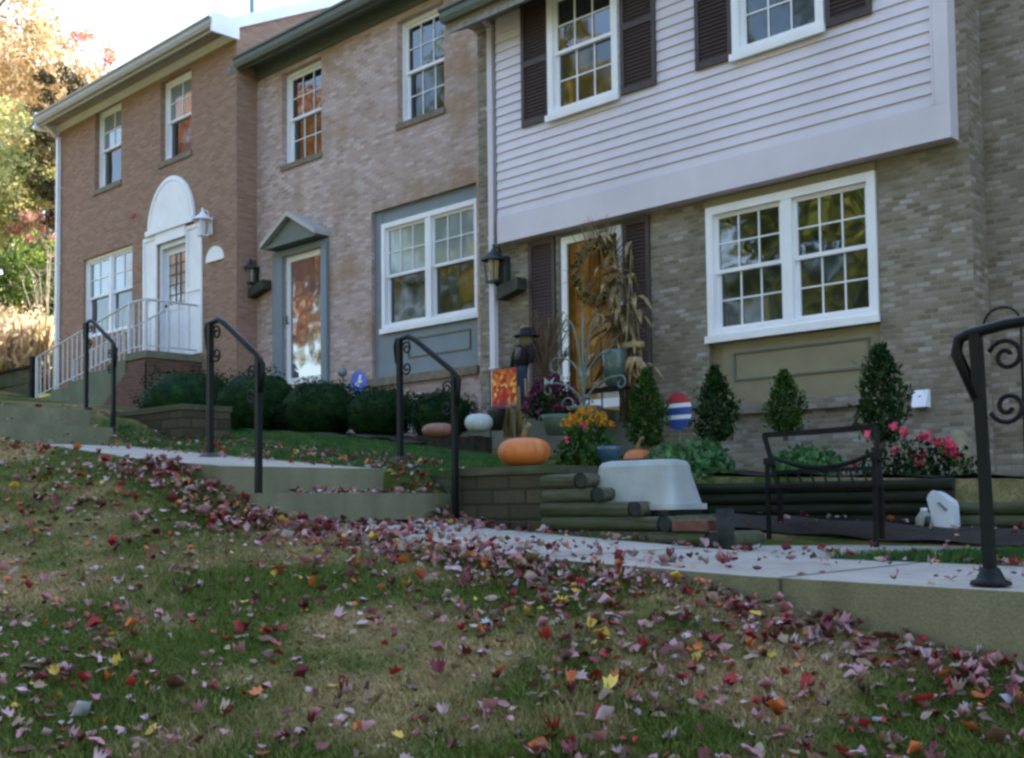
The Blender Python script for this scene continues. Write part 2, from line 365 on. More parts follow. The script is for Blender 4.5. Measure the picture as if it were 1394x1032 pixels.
def H(x, y):
    x = np.asarray(x, float); y = np.asarray(y, float)
    e = lerp(x, EDGE); lin = np.where(x < -9.7, e, -.58 - .144*(x+1.3)); lin = np.where(x > 0, e, lin)
    t = np.clip((3.9-y)/2.0, 0, 1); lawn = e*(1-t) + lin*t - .22*np.clip(3.9-y, 0, 40)*np.clip(1-(3.9-y)/60, .3, 1)
    lawn = np.maximum(lawn, -2.2 - .02*np.abs(y)) if True else lawn
    wk = lerp(x, WALKT) - .07
    yard = lerp(x, YARD)
    pit = np.where((x > -5.35) & (y < 7.8), lerp(x, WALK) - .045 + .10*np.clip((y-6.9)/.6, 0, 1), yard)
    h = np.where(y < 3.93, lawn, np.where(y < 5.16, wk, np.where(y < 9.9, pit, yard)))
    # soft bank between walk and yard for the left part
    tb = np.clip((y-5.16)/1.6, 0, 1); bank = lerp(x, WALK)*(1-tb) + yard*tb
    h = np.where((y >= 5.16) & (x < -5.35) & (y < 6.8), bank, h)
    # hill rising to the left and behind
    hill = np.clip((-x-27)/25, 0, 1)*np.clip((y-2)/20, 0, 1)*4.2
    return h + hill
def build_ground():
    xs = np.unique(np.concatenate([np.linspace(-160, -24, 60), np.linspace(-24, -12, 60), np.linspace(-12, 1, 150), np.linspace(1, 80, 40)]))
    ys = np.unique(np.concatenate([np.linspace(-90, -2, 45), np.linspace(-2, 3.85, 60), [3.87, 3.92, 3.94], np.linspace(3.97, 8.2, 70), [7.78, 7.81], np.linspace(8.2, 30, 50), np.linspace(30, 160, 30)]))
    X, Y = np.meshgrid(xs, ys); Z = H(X, Y)
    near = (Y < 3.8) & (Y > -2) & (X > -14) & (X < 2)
    Z = Z + near*0.018*(np.sin(X*5.1+Y*3.3)*np.sin(Y*6.7-X*2.1) + .6*np.sin(X*11+1)*np.sin(Y*13))
    nx, ny = len(xs), len(ys); v = np.stack([X, Y, Z], -1).reshape(-1, 3)
    f = [(j*nx+i, j*nx+i+1, (j+1)*nx+i+1, (j+1)*nx+i) for j in range(ny-1) for i in range(nx-1)]
    me = bpy.data.meshes.new('lawn'); me.from_pydata(v.tolist(), [], f); me.polygons.foreach_set('use_smooth', [True]*len(f))
    mt, n, p = nodes('lawn_soil_and_grass')
    tc = N(n, 'ShaderNodeTexCoord')
    a = N(n, 'ShaderNodeTexNoise', Scale=.9, Detail=5.0, Roughness=.6); b = N(n, 'ShaderNodeTexNoise', Scale=45.0, Detail=6.0, Roughness=.75)
    for q in (a, b): n.links.new(tc.outputs['Object'], q.inputs['Vector'])
    g = ramp(n, b.outputs[0], [(.3, (.026, .042, .008)), (.6, (.07, .095, .02)), (.8, (.15, .15, .045))])
    t = ramp(n, b.outputs[0], [(.3, (.12, .09, .035)), (.6, (.30, .225, .11)), (.8, (.44, .34, .19))])
    c = mixc(n, ramp(n, a.outputs[0], [(.44, (0, 0, 0)), (.58, (1, 1, 1))]), g, t)
    n.links.new(c, p.inputs['Base Color']); p.inputs['Roughness'].default_value = 1; p.inputs['Specular IOR Level'].default_value = .05
    bb = N(n, 'ShaderNodeBump', Strength=.7, Distance=.02); n.links.new(b.outputs[0], bb.inputs['Height']); n.links.new(bb.outputs[0], p.inputs['Normal'])
    me.materials.append(mt); o = bpy.data.objects.new('lawn', me); col.objects.link(o); tag(o, kind='structure'); return o
build_ground()
ZW = lambda x: float(lerp(x, WALK))
def HZ(x, y): return float(H(x, y))

# ------------------------------------------------------------------ walkway and its steps
W0, W1 = 3.88, 5.2
def slab(name, pts, mat, side='curb', y0=W0, y1=W1, depth=.5):
    b = MB()
    for (xa, za), (xb, zb) in zip(pts, pts[1:]):
        b.cur = 0; b.quad((xa, y0, za), (xb, y0, zb), (xb, y1, zb), (xa, y1, za))
        b.cur = 1; b.quad((xa, y0, za-depth), (xb, y0, zb-depth), (xb, y0, zb), (xa, y0, za)); b.quad((xb, y1, zb-depth), (xa, y1, za-depth), (xa, y1, za), (xb, y1, zb))
    L0, L1 = pts[0][0], pts[-1][0]; b.cur = 2; xj = L0+.7
    while xj < L1-.3:
        zj = float(np.interp(xj, [q[0] for q in pts], [q[1] for q in pts]))+.003; sk = random.uniform(-.02, .02)
        b.quad((xj-.008, y0+.002, zj), (xj+.008, y0+.002, zj), (xj+.008+sk, y1-.002, zj), (xj-.008+sk, y1-.002, zj)); b.quad((xj-.008, y0-.003, zj-depth), (xj+.008, y0-.003, zj-depth), (xj+.008, y0-.003, zj-.003), (xj-.008, y0-.003, zj-.003)); xj += 1.25
    b.cur = 1
    for (xa, za) in (pts[0], pts[-1]): b.quad((xa, y0, za-depth), (xa, y1, za-depth), (xa, y1, za), (xa, y0, za))
    o = b.build(name, [mat, side, 'joint']); tag(o, kind='structure'); return o
slab('walkway', [(-10.0, .60), (-8.9, .50), (-7.6, .38), (-6.64, .300)], 'walk')
slab('walkway', [(-6.63, .299), (-6.21, .266)], 'walk', y1=5.52)
slab('walkway', [(-5.45, -.12), (-5.2, -.15), (-4.2, -.21), (-3.3, -.26), (-2.4, -.295), (-1.10, -.315)], 'walk', depth=.55)
slab('walkway', [(-1.08, -.66), (2, -.70), (8, -.8)], 'walk', depth=.5)
def steps(x_top, z_top, rises, rise, tread, name, depthz=.6, W1=W1):
    b = MB(); x = x_top; z = z_top
    prof = [(x - tread*1.2, z)]
    for k in range(rises):
        b.cur = 0; xa = prof[-1][0] if k == 0 else x - tread
        b.quad((xa, W0-.02, z), (x, W0-.02, z), (x, W1+.02, z), (xa, W1+.02, z))
        b.cur = 1; b.quad((x, W0-.02, z-rise), (x, W1+.02, z-rise), (x, W1+.02, z), (x, W0-.02, z))
        b.quad((xa, W0-.02, z-depthz), (x, W0-.02, z-depthz), (x, W0-.02, z), (xa, W0-.02, z))
        b.quad((x, W1+.02, z-depthz), (xa, W1+.02, z-depthz), (xa, W1+.02, z), (x, W1+.02, z))
        x += tread; z -= rise
    o = b.build(name, ['walk', 'curb']); tag(o, kind='structure'); return o
steps(-6.2, .268, 2, .18, .40, 'walkway_steps', W1=5.5)
steps(-10.75, 1.0, 2, .2, .42, 'walkway_steps')
slab('walkway', [(-24, 2.3), (-16, 1.5), (-11.26, 1.002)], 'walk')
# branch path to the right
b = MB()
P = [onZ(985, 752, -.272), onZ(1120, 758, -.290), onZ(1394, 750, -.305), onZ(1440, 748, -.305)]
Q = [onZ(985, 744, -.272), onZ(1120, 741, -.290), onZ(1394, 731, -.305), onZ(1440, 729, -.305)]
for i in range(3): b.quad(P[i], P[i+1], Q[i+1], Q[i])
tag(b.build('path', 'walk'), kind='structure')

# ------------------------------------------------------------------ wrought-iron rails
def spiral(c, r, ax, az, turns=1.35, a0=0, sgn=1, n=22):
    pts = []
    for i in range(n+1):
        t = i/n; rr = r*(1-.78*t); a = a0 + sgn*turns*2*math.pi*t
        pts.append(Vector(c) + Vector((ax*rr*math.cos(a), 0, az*rr*math.sin(a))))
    return pts
def scrolls(t, x, y, ztop, s, rad, side=1):
    # a pair of scrolls beside a post, joined by a stalk
    c1 = (x+side*(rad*1.15), y, ztop-rad*1.25); c2 = (x+side*(rad*1.15), y, ztop-rad*4.1)
    for c_, a_, g_ in ((c1, .9, -1), (c2, -.9, 1)):
        b = MB(); b.tube(spiral(c_, rad, side, 1, 1.4, math.pi*a_, g_), .007*s, 6); b.build('scroll', 'iron', t)
def rail(xt, zt, xb, zb, y, h, label, ht=None):
    t = empty('handrail', (xb, y, zb)); tag(t, label, 'handrail', 'black iron handrails along the walkway steps')
    hb = h; ht = ht or h
    for (x, z, hh) in ((xt, zt, ht), (xb, zb, hb)):
        p = MB(); p.box(x-.018, x+.018, y-.018, y+.018, z-.25 if x == xb else z, z+hh); q = p.build('post', 'iron', t)
        f = MB(); f.hexa([(x-.055, y-.055, z), (x+.055, y-.055, z), (x+.055, y+.055, z), (x-.055, y+.055, z)], [(x-.03, y-.03, z+.025), (x+.03, y-.03, z+.025), (x+.03, y+.03, z+.025), (x-.03, y+.03, z+.025)])
        if x == xt: f.build('base_plate', 'iron', q.parent)
    b = MB()
    b.tube([(xt-.022, y, zt+ht-.17), (xt-.045, y, zt+ht-.05), (xt-.03, y, zt+ht), (xt+.1, y, zt+ht+.012), (xt+.17, y, zt+ht-.02), (xb-.02, y, zb+hb+.02), (xb+.045, y, zb+hb-.05), (xb+.022, y, zb+hb-.22)], .020, 6)
    b.build('top_rail', 'iron', t)
    scrolls(t, xt+.018, y, zt+ht-.01, 1, .05)
    scrolls(t, xb-.018, y, zb+hb-.03, 1, .05, -1)
    return t
def rail_px(tp, tb, bp, bt, y, label):
    # pixel columns/rows: top post base, top post top, bottom post base, bottom post top
    a = onY(tp[0], tp[1], y); a2 = onY(tp[0], tb, y); c = onY(bp[0], bp[1], y); c2 = onY(bp[0], bt, y)
    return rail(a.x, a.z, c.x, c.z, y, c2.z-c.z, label, a2.z-a.z)
rail_px((286, 622), 440, (352, 690), 486, 3.93, 'black iron handrail nearest the lawn at the middle steps, scrolls under its ends')
rail_px((545, 626), 462, (620, 692), 508, 5.28, 'black iron handrail beside the block wall with the big pumpkin, scrolls under its ends')
rail_px((117, 558), 440, (154, 597), 469, 5.28, 'small black iron handrail at the far left steps before the white porch rail')
# near rail, its top post at the right edge
y = 4.02; a = onY(1349, 797, y); a2 = onY(1333, 455, y); hh = a2.z-a.z
t = empty('handrail', a); tag(t, 'largest black iron handrail, standing on the pale walkway at the right edge', 'handrail', 'black iron handrails along the walkway steps')
p = MB(); p.tube([(a.x, y, a.z), (a.x-.012, y, a.z+hh*.55), (a.x-.025, y, a.z+hh)], [.027, .024, .027], 4); p.build('post', 'iron', t)
p = MB(); p.lathe([(0, 0), (.07, 0), (.068, .012), (.05, .02), (.042, .035), (.03, .06)], (a.x, y, a.z+.002), 20); p.build('base_plate', 'iron', t)
p = MB(); x0 = a.x-.02
p.tube([(x0-.005, y, a.z+hh-.23), (x0-.075, y, a.z+hh-.06), (x0-.065, y, a.z+hh-.01), (x0-.03, y, a.z+hh+.005), (x0+.10, y, a.z+hh+.025), (x0+.20, y, a.z+hh+.03), (x0+.26, y, a.z+hh), (x0+.85, y, a.z+hh-.38), (x0+.88, y, a.z+hh-.6)], .021, 8); p.build('top_rail', 'iron', t)
scrolls(t, x0+.028, y, a.z+hh-.01, 1.3, .062)
p = MB(); p.tube([(x0+.86, y, a.z-.55), (x0+.86, y, a.z+hh-.4)], .026, 4); p.build('post', 'iron', t)

# shepherd hook behind
Y = 7.2; pts = []
a0, a1 = onY(1391, 600, Y), onY(1390, 455, Y); c = onY(1364, 443, Y); r = onY(1390, 443, Y).x - c.x
pts = [Vector((a1.x, Y, HZ(a1.x, Y)-.1)), a1] + [Vector((c.x+r*math.cos(k), Y, c.z+r*math.sin(k))) for k in np.linspace(0, math.pi*1.08, 14)]
b = MB(); b.tube(pts, .008, 6); tag(b.build('garden_hook', 'iron'), 'thin black arched garden hook rising behind the large handrail at the right edge', 'garden hook')

# ------------------------------------------------------------------ houses
D1, D2, D3, D4 = 10.2, 10.6, 10.0, 10.34
def wall_front(b, x0, x1, z0, z1, y, holes, rd=.11):
    xs = sorted({x0, x1, *[h[0] for h in holes], *[h[1] for h in holes]}); zs = sorted({z0, z1, *[h[2] for h in holes], *[h[3] for h in holes]})
    for xa, xb in zip(xs, xs[1:]):
        for za, zb in zip(zs, zs[1:]):
            mx, mz = (xa+xb)/2, (za+zb)/2
            if any(h[0] < mx < h[1] and h[2] < mz < h[3] for h in holes): continue
            b.quad((xa, y, za), (xb, y, za), (xb, y, zb), (xa, y, zb))
    for (a, c, d, e) in [h[:4] for h in holes]:
        b.quad((a, y, d), (a, y, e), (a, y+rd, e), (a, y+rd, d)); b.quad((c, y, e), (c, y, d), (c, y+rd, d), (c, y+rd, e))
        b.quad((a, y, e), (c, y, e), (c, y+rd, e), (a, y+rd, e)); b.quad((a, y, d), (a, y+rd, d), (c, y+rd, d), (c, y, d))
DEPTH = 10.5
SL = math.tan(R(27))
def shell(house, x0, x1, y, z0, zt, mat, holes, rd=.11):
    b = MB(); wall_front(b, x0, x1, z0, zt, y, holes, rd)
    ym = y+DEPTH/2; zr = zt+DEPTH/2*SL
    for x, s in ((x0, 1), (x1, -1)):
        pts = [(x, y, z0), (x, y, zt), (x, ym, zr), (x, y+DEPTH, zt), (x, y+DEPTH, z0)]
        b.quad(*(pts if s > 0 else pts[::-1]))
    b.quad((x0, y+DEPTH, z0), (x0, y+DEPTH, zt), (x1, y+DEPTH, zt), (x1, y+DEPTH, z0))
    b.quad((x0+.02, y+.9, z0), (x1-.02, y+.9, z0), (x1-.02, y+.9, zt), (x0+.02, y+.9, zt))    # inner partition keeps rooms dark
    return b.build('brick_wall', mat, house)
def roof(house, x0, x1, y, zt, fmat, smat, over=.38, gut='trimgrey', frieze=.22, xo=.0, rake=None):
    ym = y+DEPTH/2; z = lambda yy: zt+(yy-y)*SL
    b = MB(); yf = y-over; th = .14
    for (ya, yb) in ((yf, ym),):
        b.hexa([(x0-xo, ya, z(ya)+.06), (x1+xo, ya, z(ya)+.06), (x1+xo, yb, z(yb)+.06), (x0-xo, yb, z(yb)+.06)], [(x0-xo, ya, z(ya)+.06+th), (x1+xo, ya, z(ya)+.06+th), (x1+xo, yb, z(yb)+.06+th), (x0-xo, yb, z(yb)+.06+th)])
    yb = y+DEPTH+over; zb = z(ym)-(yb-ym)*SL
    b.hexa([(x0-xo, ym, z(ym)+.06), (x1+xo, ym, z(ym)+.06), (x1+xo, yb, zb+.06), (x0-xo, yb, zb+.06)], [(x0-xo, ym, z(ym)+.06+th), (x1+xo, ym, z(ym)+.06+th), (x1+xo, yb, zb+.06+th), (x0-xo, yb, zb+.06+th)])
    # shingle courses with a ragged butt edge
    k = 0; yy = yf-.03
    while yy < yf+1.2:
        x = x0-xo
        while x < x1+xo:
            w_ = .16*random.uniform(.8, 1.25); zz = z(yy)+.2
            b.hexa([(x, yy, zz), (min(x+w_, x1+xo), yy, zz), (min(x+w_, x1+xo), yy+.2, z(yy+.2)+.2), (x, yy+.2, z(yy+.2)+.2)], [(x, yy, zz+.014+.012*random.random()), (min(x+w_, x1+xo), yy, zz+.014), (min(x+w_, x1+xo), yy+.2, z(yy+.2)+.206), (x, yy+.2, z(yy+.2)+.206)]); x += w_+.006
        yy += .145
    rf = b.build('roof', 'shingle', house)
    s = MB(); s.box(x0-xo, x1+xo, yf+.02, y+.0, zt-.03, zt-.005); s.build('soffit', smat, house)
    fz = MB(); fz.box(x0, x1, y-.035, y-.003, zt-frieze, zt-.033); fz.box(x0, x1, y-.05, y-.035, zt-.075, zt-.034); fz.build('frieze_board', fmat, house)
    fb = MB(); fb.box(x0-xo, x1+xo, yf-.005, yf+.018, zt-.13, zt+.06); fb.build('fascia', fmat, house)
    g = MB(); yg = yf-.008
    prof = [(yg, zt+.06), (yg, zt-.10), (yg-.08, zt-.105), (yg-.11, zt-.05), (yg-.11, zt+.015), (yg-.14, zt+.035), (yg-.14, zt+.065), (yg-.12, zt+.065), (yg-.095, zt+.01), (yg-.07, zt-.07), (yg-.012, zt-.07), (yg-.012, zt+.06)]
    for (pa, pb) in zip(prof, prof[1:]+prof[:1]): g.quad((x0-xo, pa[0], pa[1]), (x1+xo, pa[0], pa[1]), (x1+xo, pb[0], pb[1]), (x0-xo, pb[0], pb[1]))
    for xx in (x0-xo, x1+xo): g.quad(*[(xx, q[0], q[1]) for q in prof])
    g.build('gutter', gut, house)
    if rake:
        for x, sg in ((x1, 1), (x0, -1)):
            r = MB(); ya, yb = yf-.01, ym
            r.hexa([(x+sg*.002, ya, z(ya)-.0), (x+sg*.05, ya, z(ya)-.0), (x+sg*.05, yb, z(yb)-.0), (x+sg*.002, yb, z(yb)-.0)], [(x+sg*.002, ya, z(ya)+.215), (x+sg*.05, ya, z(ya)+.215), (x+sg*.05, yb, z(yb)+.215), (x+sg*.002, yb, z(yb)+.215)])
            r.box(x+sg*.004, x+sg*.054, yf-.10, y+.02, zt-.20, zt+.15); r.build('rake_board', rake, house)
    return rf
def window(house, r, y, n_units=1, casing=.06, deep=.08, grid=(3, 2), grid_low=True, top='glass', low='glass_low', mull=.09, frame='white', proj=0.0, sill=True, curt=False):
    """r = x0 x1 z0 z1 of the outer casing; y = plane of the casing face"""
    x0, x1, z0, z1 = r; c = casing
    b = MB(); yb = y+deep+.03
    b.box(x0, x0+c, y, yb, z0, z1); b.box(x1-c, x1, y, yb, z0, z1); b.box(x0+c, x1-c, y, yb, z1-c, z1); b.box(x0+c, x1-c, y, yb, z0, z0+c)
    if sill: b.box(x0-.02, x1+.02, y-.035, y-.001, z0-.045, z0+.03)
    wi = (x1-x0-2*c-(n_units-1)*mull)/n_units
    for k in range(n_units-1):
        xm = x0+c+(k+1)*wi+k*mull; b.box(xm, xm+mull, y+.008, yb, z0+c, z1-c)
    wn = b.build('window', frame, house)
    zm = z0+(z1-z0)*.505
    sb = MB(); gu = MB(); gl = MB(); s = .042; ys = y+deep-.045
    for k in range(n_units):
        a = x0+c+k*(wi+mull); e = a+wi
        for (za, zb, yy, gp, gd, on) in ((zm-.02, z1-c, ys, gu, grid, True), (z0+c, zm+.02, ys+.03, gl, grid, grid_low)):
            sb.box(a, a+s, yy, yy+.028, za, zb); sb.box(e-s, e, yy, yy+.028, za, zb); sb.box(a+s, e-s, yy, yy+.028, zb-s, zb); sb.box(a+s, e-s, yy, yy+.028, za, za+s)
            gx0, gx1, gz0, gz1 = a+s, e-s, za+s, zb-s
            if on:
                for i in range(1, gd[0]): xx = gx0+(gx1-gx0)*i/gd[0]; sb.box(xx-.008, xx+.008, yy+.006, yy+.018, gz0, gz1)
                for i in range(1, gd[1]): zz = gz0+(gz1-gz0)*i/gd[1]; sb.box(gx0, gx1, yy+.0065, yy+.0175, zz-.008, zz+.008)
            gp.quad((gx0, yy+.02, gz0), (gx1, yy+.02, gz0), (gx1, yy+.02, gz1), (gx0, yy+.02, gz1))
    sb.build('sash', frame, wn); gu.build('upper_pane', top, wn); gl.build('lower_pane', low, wn)
    return wn
def shutter(house, r, y, mat='shutter', label=None, louver=True, mid=.5):
    x0, x1, z0, z1 = r; b = MB(); s = .05; yf = y-.03
    b.box(x0, x0+s, yf, y-.002, z0, z1); b.box(x1-s, x1, yf, y-.002, z0, z1)
    zm = z0+(z1-z0)*mid
    for za, zb in ((z0, z0+.07), (zm-.035, zm+.035), (z1-.07, z1)): b.box(x0+s, x1-s, yf+.001, y-.002, za, zb)
    b.box(x0+s, x1-s, y-.008, y-.003, z0+.07, z1-.07)
    if louver:
        for (za, zb) in ((z0+.07, zm-.035), (zm+.035, z1-.07)):
            n = int((zb-za)/.042)
            for k in range(n):
                z = za+(zb-za)*(k+.5)/n
                b.hexa([(x0+s, yf+.004, z-.016), (x1-s, yf+.004, z-.016), (x1-s, y-.009, z+.006), (x0+s, y-.009, z+.006)], [(x0+s, yf+.004, z-.011), (x1-s, yf+.004, z-.011), (x1-s, y-.009, z+.012), (x0+s, y-.009, z+.012)])
    o = b.build('shutter', mat, house)
    return o
def downspout(house, x, y, zb, zt, mat, ygut=None, w_=.075, dx=0):
    b = MB(); y1 = y-.015; y0 = y1-w_*.8
    b.box(x-w_/2, x+w_/2, y0, y1, zb, zt)
    for k in (.2, .5, .8): zz = zb+(zt-zb)*k; b.box(x-w_/2-.012, x+w_/2+.012, y0-.006, y, zz-.015, zz+.015)
    if ygut: b.tube([(x, (y0+y1)/2, zt-.02), (x+dx*.5, (y0+ygut)/2, zt+.13), (x+dx, ygut, zt+.26), (x+dx, ygut, zt+.36)], .05, 6)
    return b.build('downspout', mat, house)

# ---- house 1 (far left, brown brick)
X1a = onY(79, 350, D1).x; X1b = onY(322, 300, D1).x; Z1 = 8.04
h1 = empty('townhouse', (X1a, D1, 1.7)); tag(h1, 'far left townhouse of brown brick with white arch over a white door', 'house', 'row of townhouses')
w1a = rect(129, 165, 151, 137, 259, 246, D1); w1b = rect(218.5, 260.5, 109, 94, 221, 205.5, D1); w1c = rect(113, 180, 352, 334, 462, 446, D1)
dr1 = rect(216, 254.6, 334, 321, 494, 483, D1)
for q in (w1a, w1b): pass
shell(h1, X1a, X1b, D1, 0, Z1, 'brick1', [w1a, w1b, w1c, dr1])
roof(h1, X1a, X1b, D1, Z1, 'white', 'tansoffit', xo=.03, gut='trimgrey', rake='white', frieze=.17, over=.40)
for r_ in (w1a, w1b): window(h1, r_, D1+.10, 1, .055, .08, (2, 2), False, 'glass_pale', 'glass_low')
window(h1, w1c, D1+.06, 2, .06, .08, (2, 2), False, 'glass_pale', 'glass_low', mull=.10)
for r_ in (w1a, w1b):
    s = MB(); s.box(r_[0]-.03, r_[1]+.03, D1-.03, D1+.1, r_[2]-.10, r_[2]-.002); s.build('window_sill', 'brownsill', h1)
downspout(h1, X1a+.09, D1, HZ(X1a, D1)+.15, Z1-.30, 'white', D1-.42, .09)
def small(name, r_, y, t_, mat, parent): b = MB(); b.box(r_[0], r_[1], y-t_, y-.002, r_[2], r_[3]); return b.build(name, mat, parent)
sh = rect(196, 214.5, 327, 320, 494.5, 489, D1); shutter(h1, sh, D1, 'white', louver=False)
sh = rect(254.6, 276, 309, 302, 486, 478, D1); shutter(h1, sh, D1, 'white', louver=False)
# arch
ac = onY(234, 309, D1); r = (onY(265.5, 300, D1).x-onY(203, 317, D1).x)/2; top = onY(236, 240, D1).z
b = MB(); n = 28; zb = ac.z; hh = top-zb
P = [(ac.x+r*math.cos(math.pi*k/n), zb+hh*math.sin(math.pi*k/n)) for k in range(n+1)]
b.quad(*[(x, D1-.05, z) for x, z in P][::-1])
for (xa, za), (xb, zb2) in zip(P, P[1:]): b.quad((xa, D1-.05, za), (xb, D1-.05, zb2), (xb, D1-.002, zb2), (xa, D1-.002, za))
P2 = [(ac.x+r*.88*math.cos(math.pi*k/n), zb+.05+hh*.86*math.sin(math.pi*k/n)) for k in range(n+1)]
b.tube([(x, D1-.052, z) for x, z in P2], .012, 6)
b.box(ac.x-r-.02, ac.x+r+.02, D1-.085, D1-.051, zb-.055, zb+.035); b.build('arch_panel', 'white', h1)
hd = MB(); hd.box(dr1[0]-.04, dr1[1]+.0, D1-.05, D1+.1, dr1[3]+.002, zb-.057); hd.build('door_header', 'white', h1)
x0, x1, z0, z1 = dr1
d = MB(); d.box(x0+.003, x0+.07, D1+.02, D1+.18, z0, z1-.002); d.box(x1-.07, x1-.003, D1+.02, D1+.18, z0, z1-.002); d.box(x0+.07, x1-.07, D1+.02, D1+.18, z1-.09, z1-.002); d.box(x0+.07, x1-.07, D1+.02, D1+.18, z0, z0+.05)
dr = d.build('door', 'door_white', h1)
yd = D1+.1; xa, xb, za, zb = x0+.07, x1-.07, z0+.05, z1-.09; s = .11
l = MB(); l.box(xa, xa+s, yd, yd+.04, za, zb); l.box(xb-s, xb, yd, yd+.04, za, zb); l.box(xa+s, xb-s, yd, yd+.04, zb-.12, zb); l.box(xa+s, xb-s, yd, yd+.04, za, za+.12); l.box(xa+s, xb-s, yd, yd+.04, za+.85, za+.95)
l.box(xa+s, xb-s, yd+.012, yd+.03, za+.12, za+.85); l.build('leaf', 'door_white', dr)
g = MB(); g.quad((xa+s, yd+.02, za+.95), (xb-s, yd+.02, za+.95), (xb-s, yd+.02, zb-.12), (xa+s, yd+.02, zb-.12)); g.build('pane', 'glass_pale', dr)
g = MB()
for k in (1, 2, 3, 4): zz = za+.95+(zb-.12-za-.95)*k/5; g.box(xa+s, xb-s, yd+.008, yd+.018, zz-.01, zz+.01)
xm = (xa+xb)/2; g.box(xm-.09, xm-.07, yd+.007, yd+.017, za+.95, zb-.12); g.box(xm+.07, xm+.09, yd+.007, yd+.017, za+.95, zb-.12); g.build('leaded_grid', 'dark_metal', dr)
g = MB(); g.lathe([(0, 0), (.03, 0), (.035, .03), (.0, .05)], (0, 0, 0), 12); g.v = [(xa+s*.5+v[0], yd-v[2], za+.95+v[1]) for v in g.v]; g.build('handle', 'dark_metal', dr)
def lantern(parent, x, y, z, s, mat, glassm, label=None):
    """wall lantern: plate, arm, roof, glass, base; z = centre"""
    yo = y-.14*s
    b = MB(); b.box(x-.05*s, x+.05*s, y-.02, y-.002, z-.10*s, z+.16*s); b.tube([(x, y-.02, z-.05*s), (x, y-.10*s, z-.16*s), (x, yo, z-.13*s)], .012*s, 6)
    b.tube([(x, y-.02, z+.10*s), (x, y-.06*s, z+.26*s), (x, yo+.02*s, z+.24*s)], .010*s, 6)
    for sx in (-1, 1):
        for sy in (-1, 1): b.tube([(x+sx*.055*s, yo+sy*.055*s, z-.12*s), (x+sx*.075*s, yo+sy*.075*s, z+.10*s)], .008*s, 4)
    b.box(x-.065*s, x+.065*s, yo-.065*s, yo+.065*s, z-.14*s, z-.12*s)
    o = b.build('wall_lantern', mat, parent)
    c = MB(); c.lathe([(.14*s, .10*s), (.13*s, .125*s), (.05*s, .19*s), (.03*s, .22*s), (.012*s, .24*s), (.02*s, .27*s), (0, .29*s)], (x, yo, z), 4 if False else 12); c.build('cap', mat, o)
    g = MB(); g.lathe([(.045*s, -.12*s), (.065*s, .10*s)], (x, yo, z), 12); g.build('lamp_glass', glassm, o)
    return o
c = onY(287, 311, D1); lantern(h1, c.x, D1, c.z, 1.15, 'white', 'plastic_white')
# half round house-number plaque, digits too small to read
c = onY(293.5, 355.5, D1); r = .30
b = MB(); P = [(c.x+r*math.cos(math.pi*k/16)*.92, c.z+r*math.sin(math.pi*k/16)*.85) for k in range(17)]
b.quad(*[(x, D1-.03, z) for x, z in P][::-1])
for (xa_, za_), (xb_, zb_) in zip(P, P[1:]+P[:1]): b.quad((xa_, D1-.03, za_), (xb_, D1-.03, zb_), (xb_, D1-.002, zb_), (xa_, D1-.002, za_))
b.build('number_plaque', 'white', h1)
c = onY(182, 294, D1); b = MB(); b.box(c.x-.07, c.x+.07, D1-.03, D1-.002, c.z-.035, c.z+.035); b.build('wall_vent', simple('rust_orange_paint', (.35, .10, .03), .7, .2), h1)
# chimney flue
c = onY(300, 14, D1); b = MB(); b.tube([(c.x+.2, D1+.5, Z1+.2), (c.x+.2, D1+.5, c.z+1.2)], .045, 8); b.build('vent_pipe', simple('pale_blue_grey_metal', (.25, .40, .48), .5, .1), h1)

# ---- house 2 (middle, pink brick)
X2a = X1b+.002; X2b = onY(653, 400, D3).x-.0; Z2 = 7.46
h2 = empty('townhouse', (X2a, D2, 1.1)); tag(h2, 'middle townhouse of pinkish brick with a small grey gable over its door', 'house', 'row of townhouses')
w2a = rect(384, 437.5, 95, 82.5, 225, 208.5, D2); w2b = rect(541, 604.5, 27, 3, 169, 147, D2)
w2o = rect(506, 649.5, 288, 249, 516, 498, D2); w2d = rect(388, 440.5, 350, 336, 527, 515, D2)
shell(h2, X2a, X2b, D2, -.3, Z2, 'brick2', [w2a, w2b, w2o, w2d], .14)
roof(h2, X2a, X2b, D2, Z2, 'greengrey', 'greengrey', over=.34, gut='greengrey', frieze=.22)
for r_ in (w2a, w2b):
    window(h2, r_, D2+.10, 1, .055, .08, (3, 2), True)
    s = MB(); s.box(r_[0]-.02, r_[1]+.02, D2-.03, D2+.1, r_[2]-.09, r_[2]-.002); s.build('window_sill', 'brownsill', h2)
pw = rect(517, 650, 305, 268, 450, 428.5, D2)
wp = [pw[0], w2o[1]-.01, pw[2], pw[3]]
window(h2, wp, D2+.03, 2, .075, .09, (3, 2), False, 'glass_pale', 'glass_low', mull=.12)
b = MB(); x0, x1, z0, z1 = w2o
b.box(x0+.004, x1-.004, D2+.115, D2+.135, z0+.004, wp[2]+.02)
b.box(x0+.004, wp[0], D2+.06, D2+.114, z0+.004, z1-.004); b.box(wp[0], x1-.004, D2+.07, D2+.114, wp[3]+.002, z1-.004); b.box(wp[0], x1-.004, D2+.055, D2+.114, z0+.004, wp[2]-.05)
pn = b.build('window_panel', 'greyblue', h2)
pr = rect(553, 641, 385+320-320-0, 375, 491, 472, D2+.055)
pr = rect(556, 641, 462, 446, 489, 474, D2+.055)
b = MB()
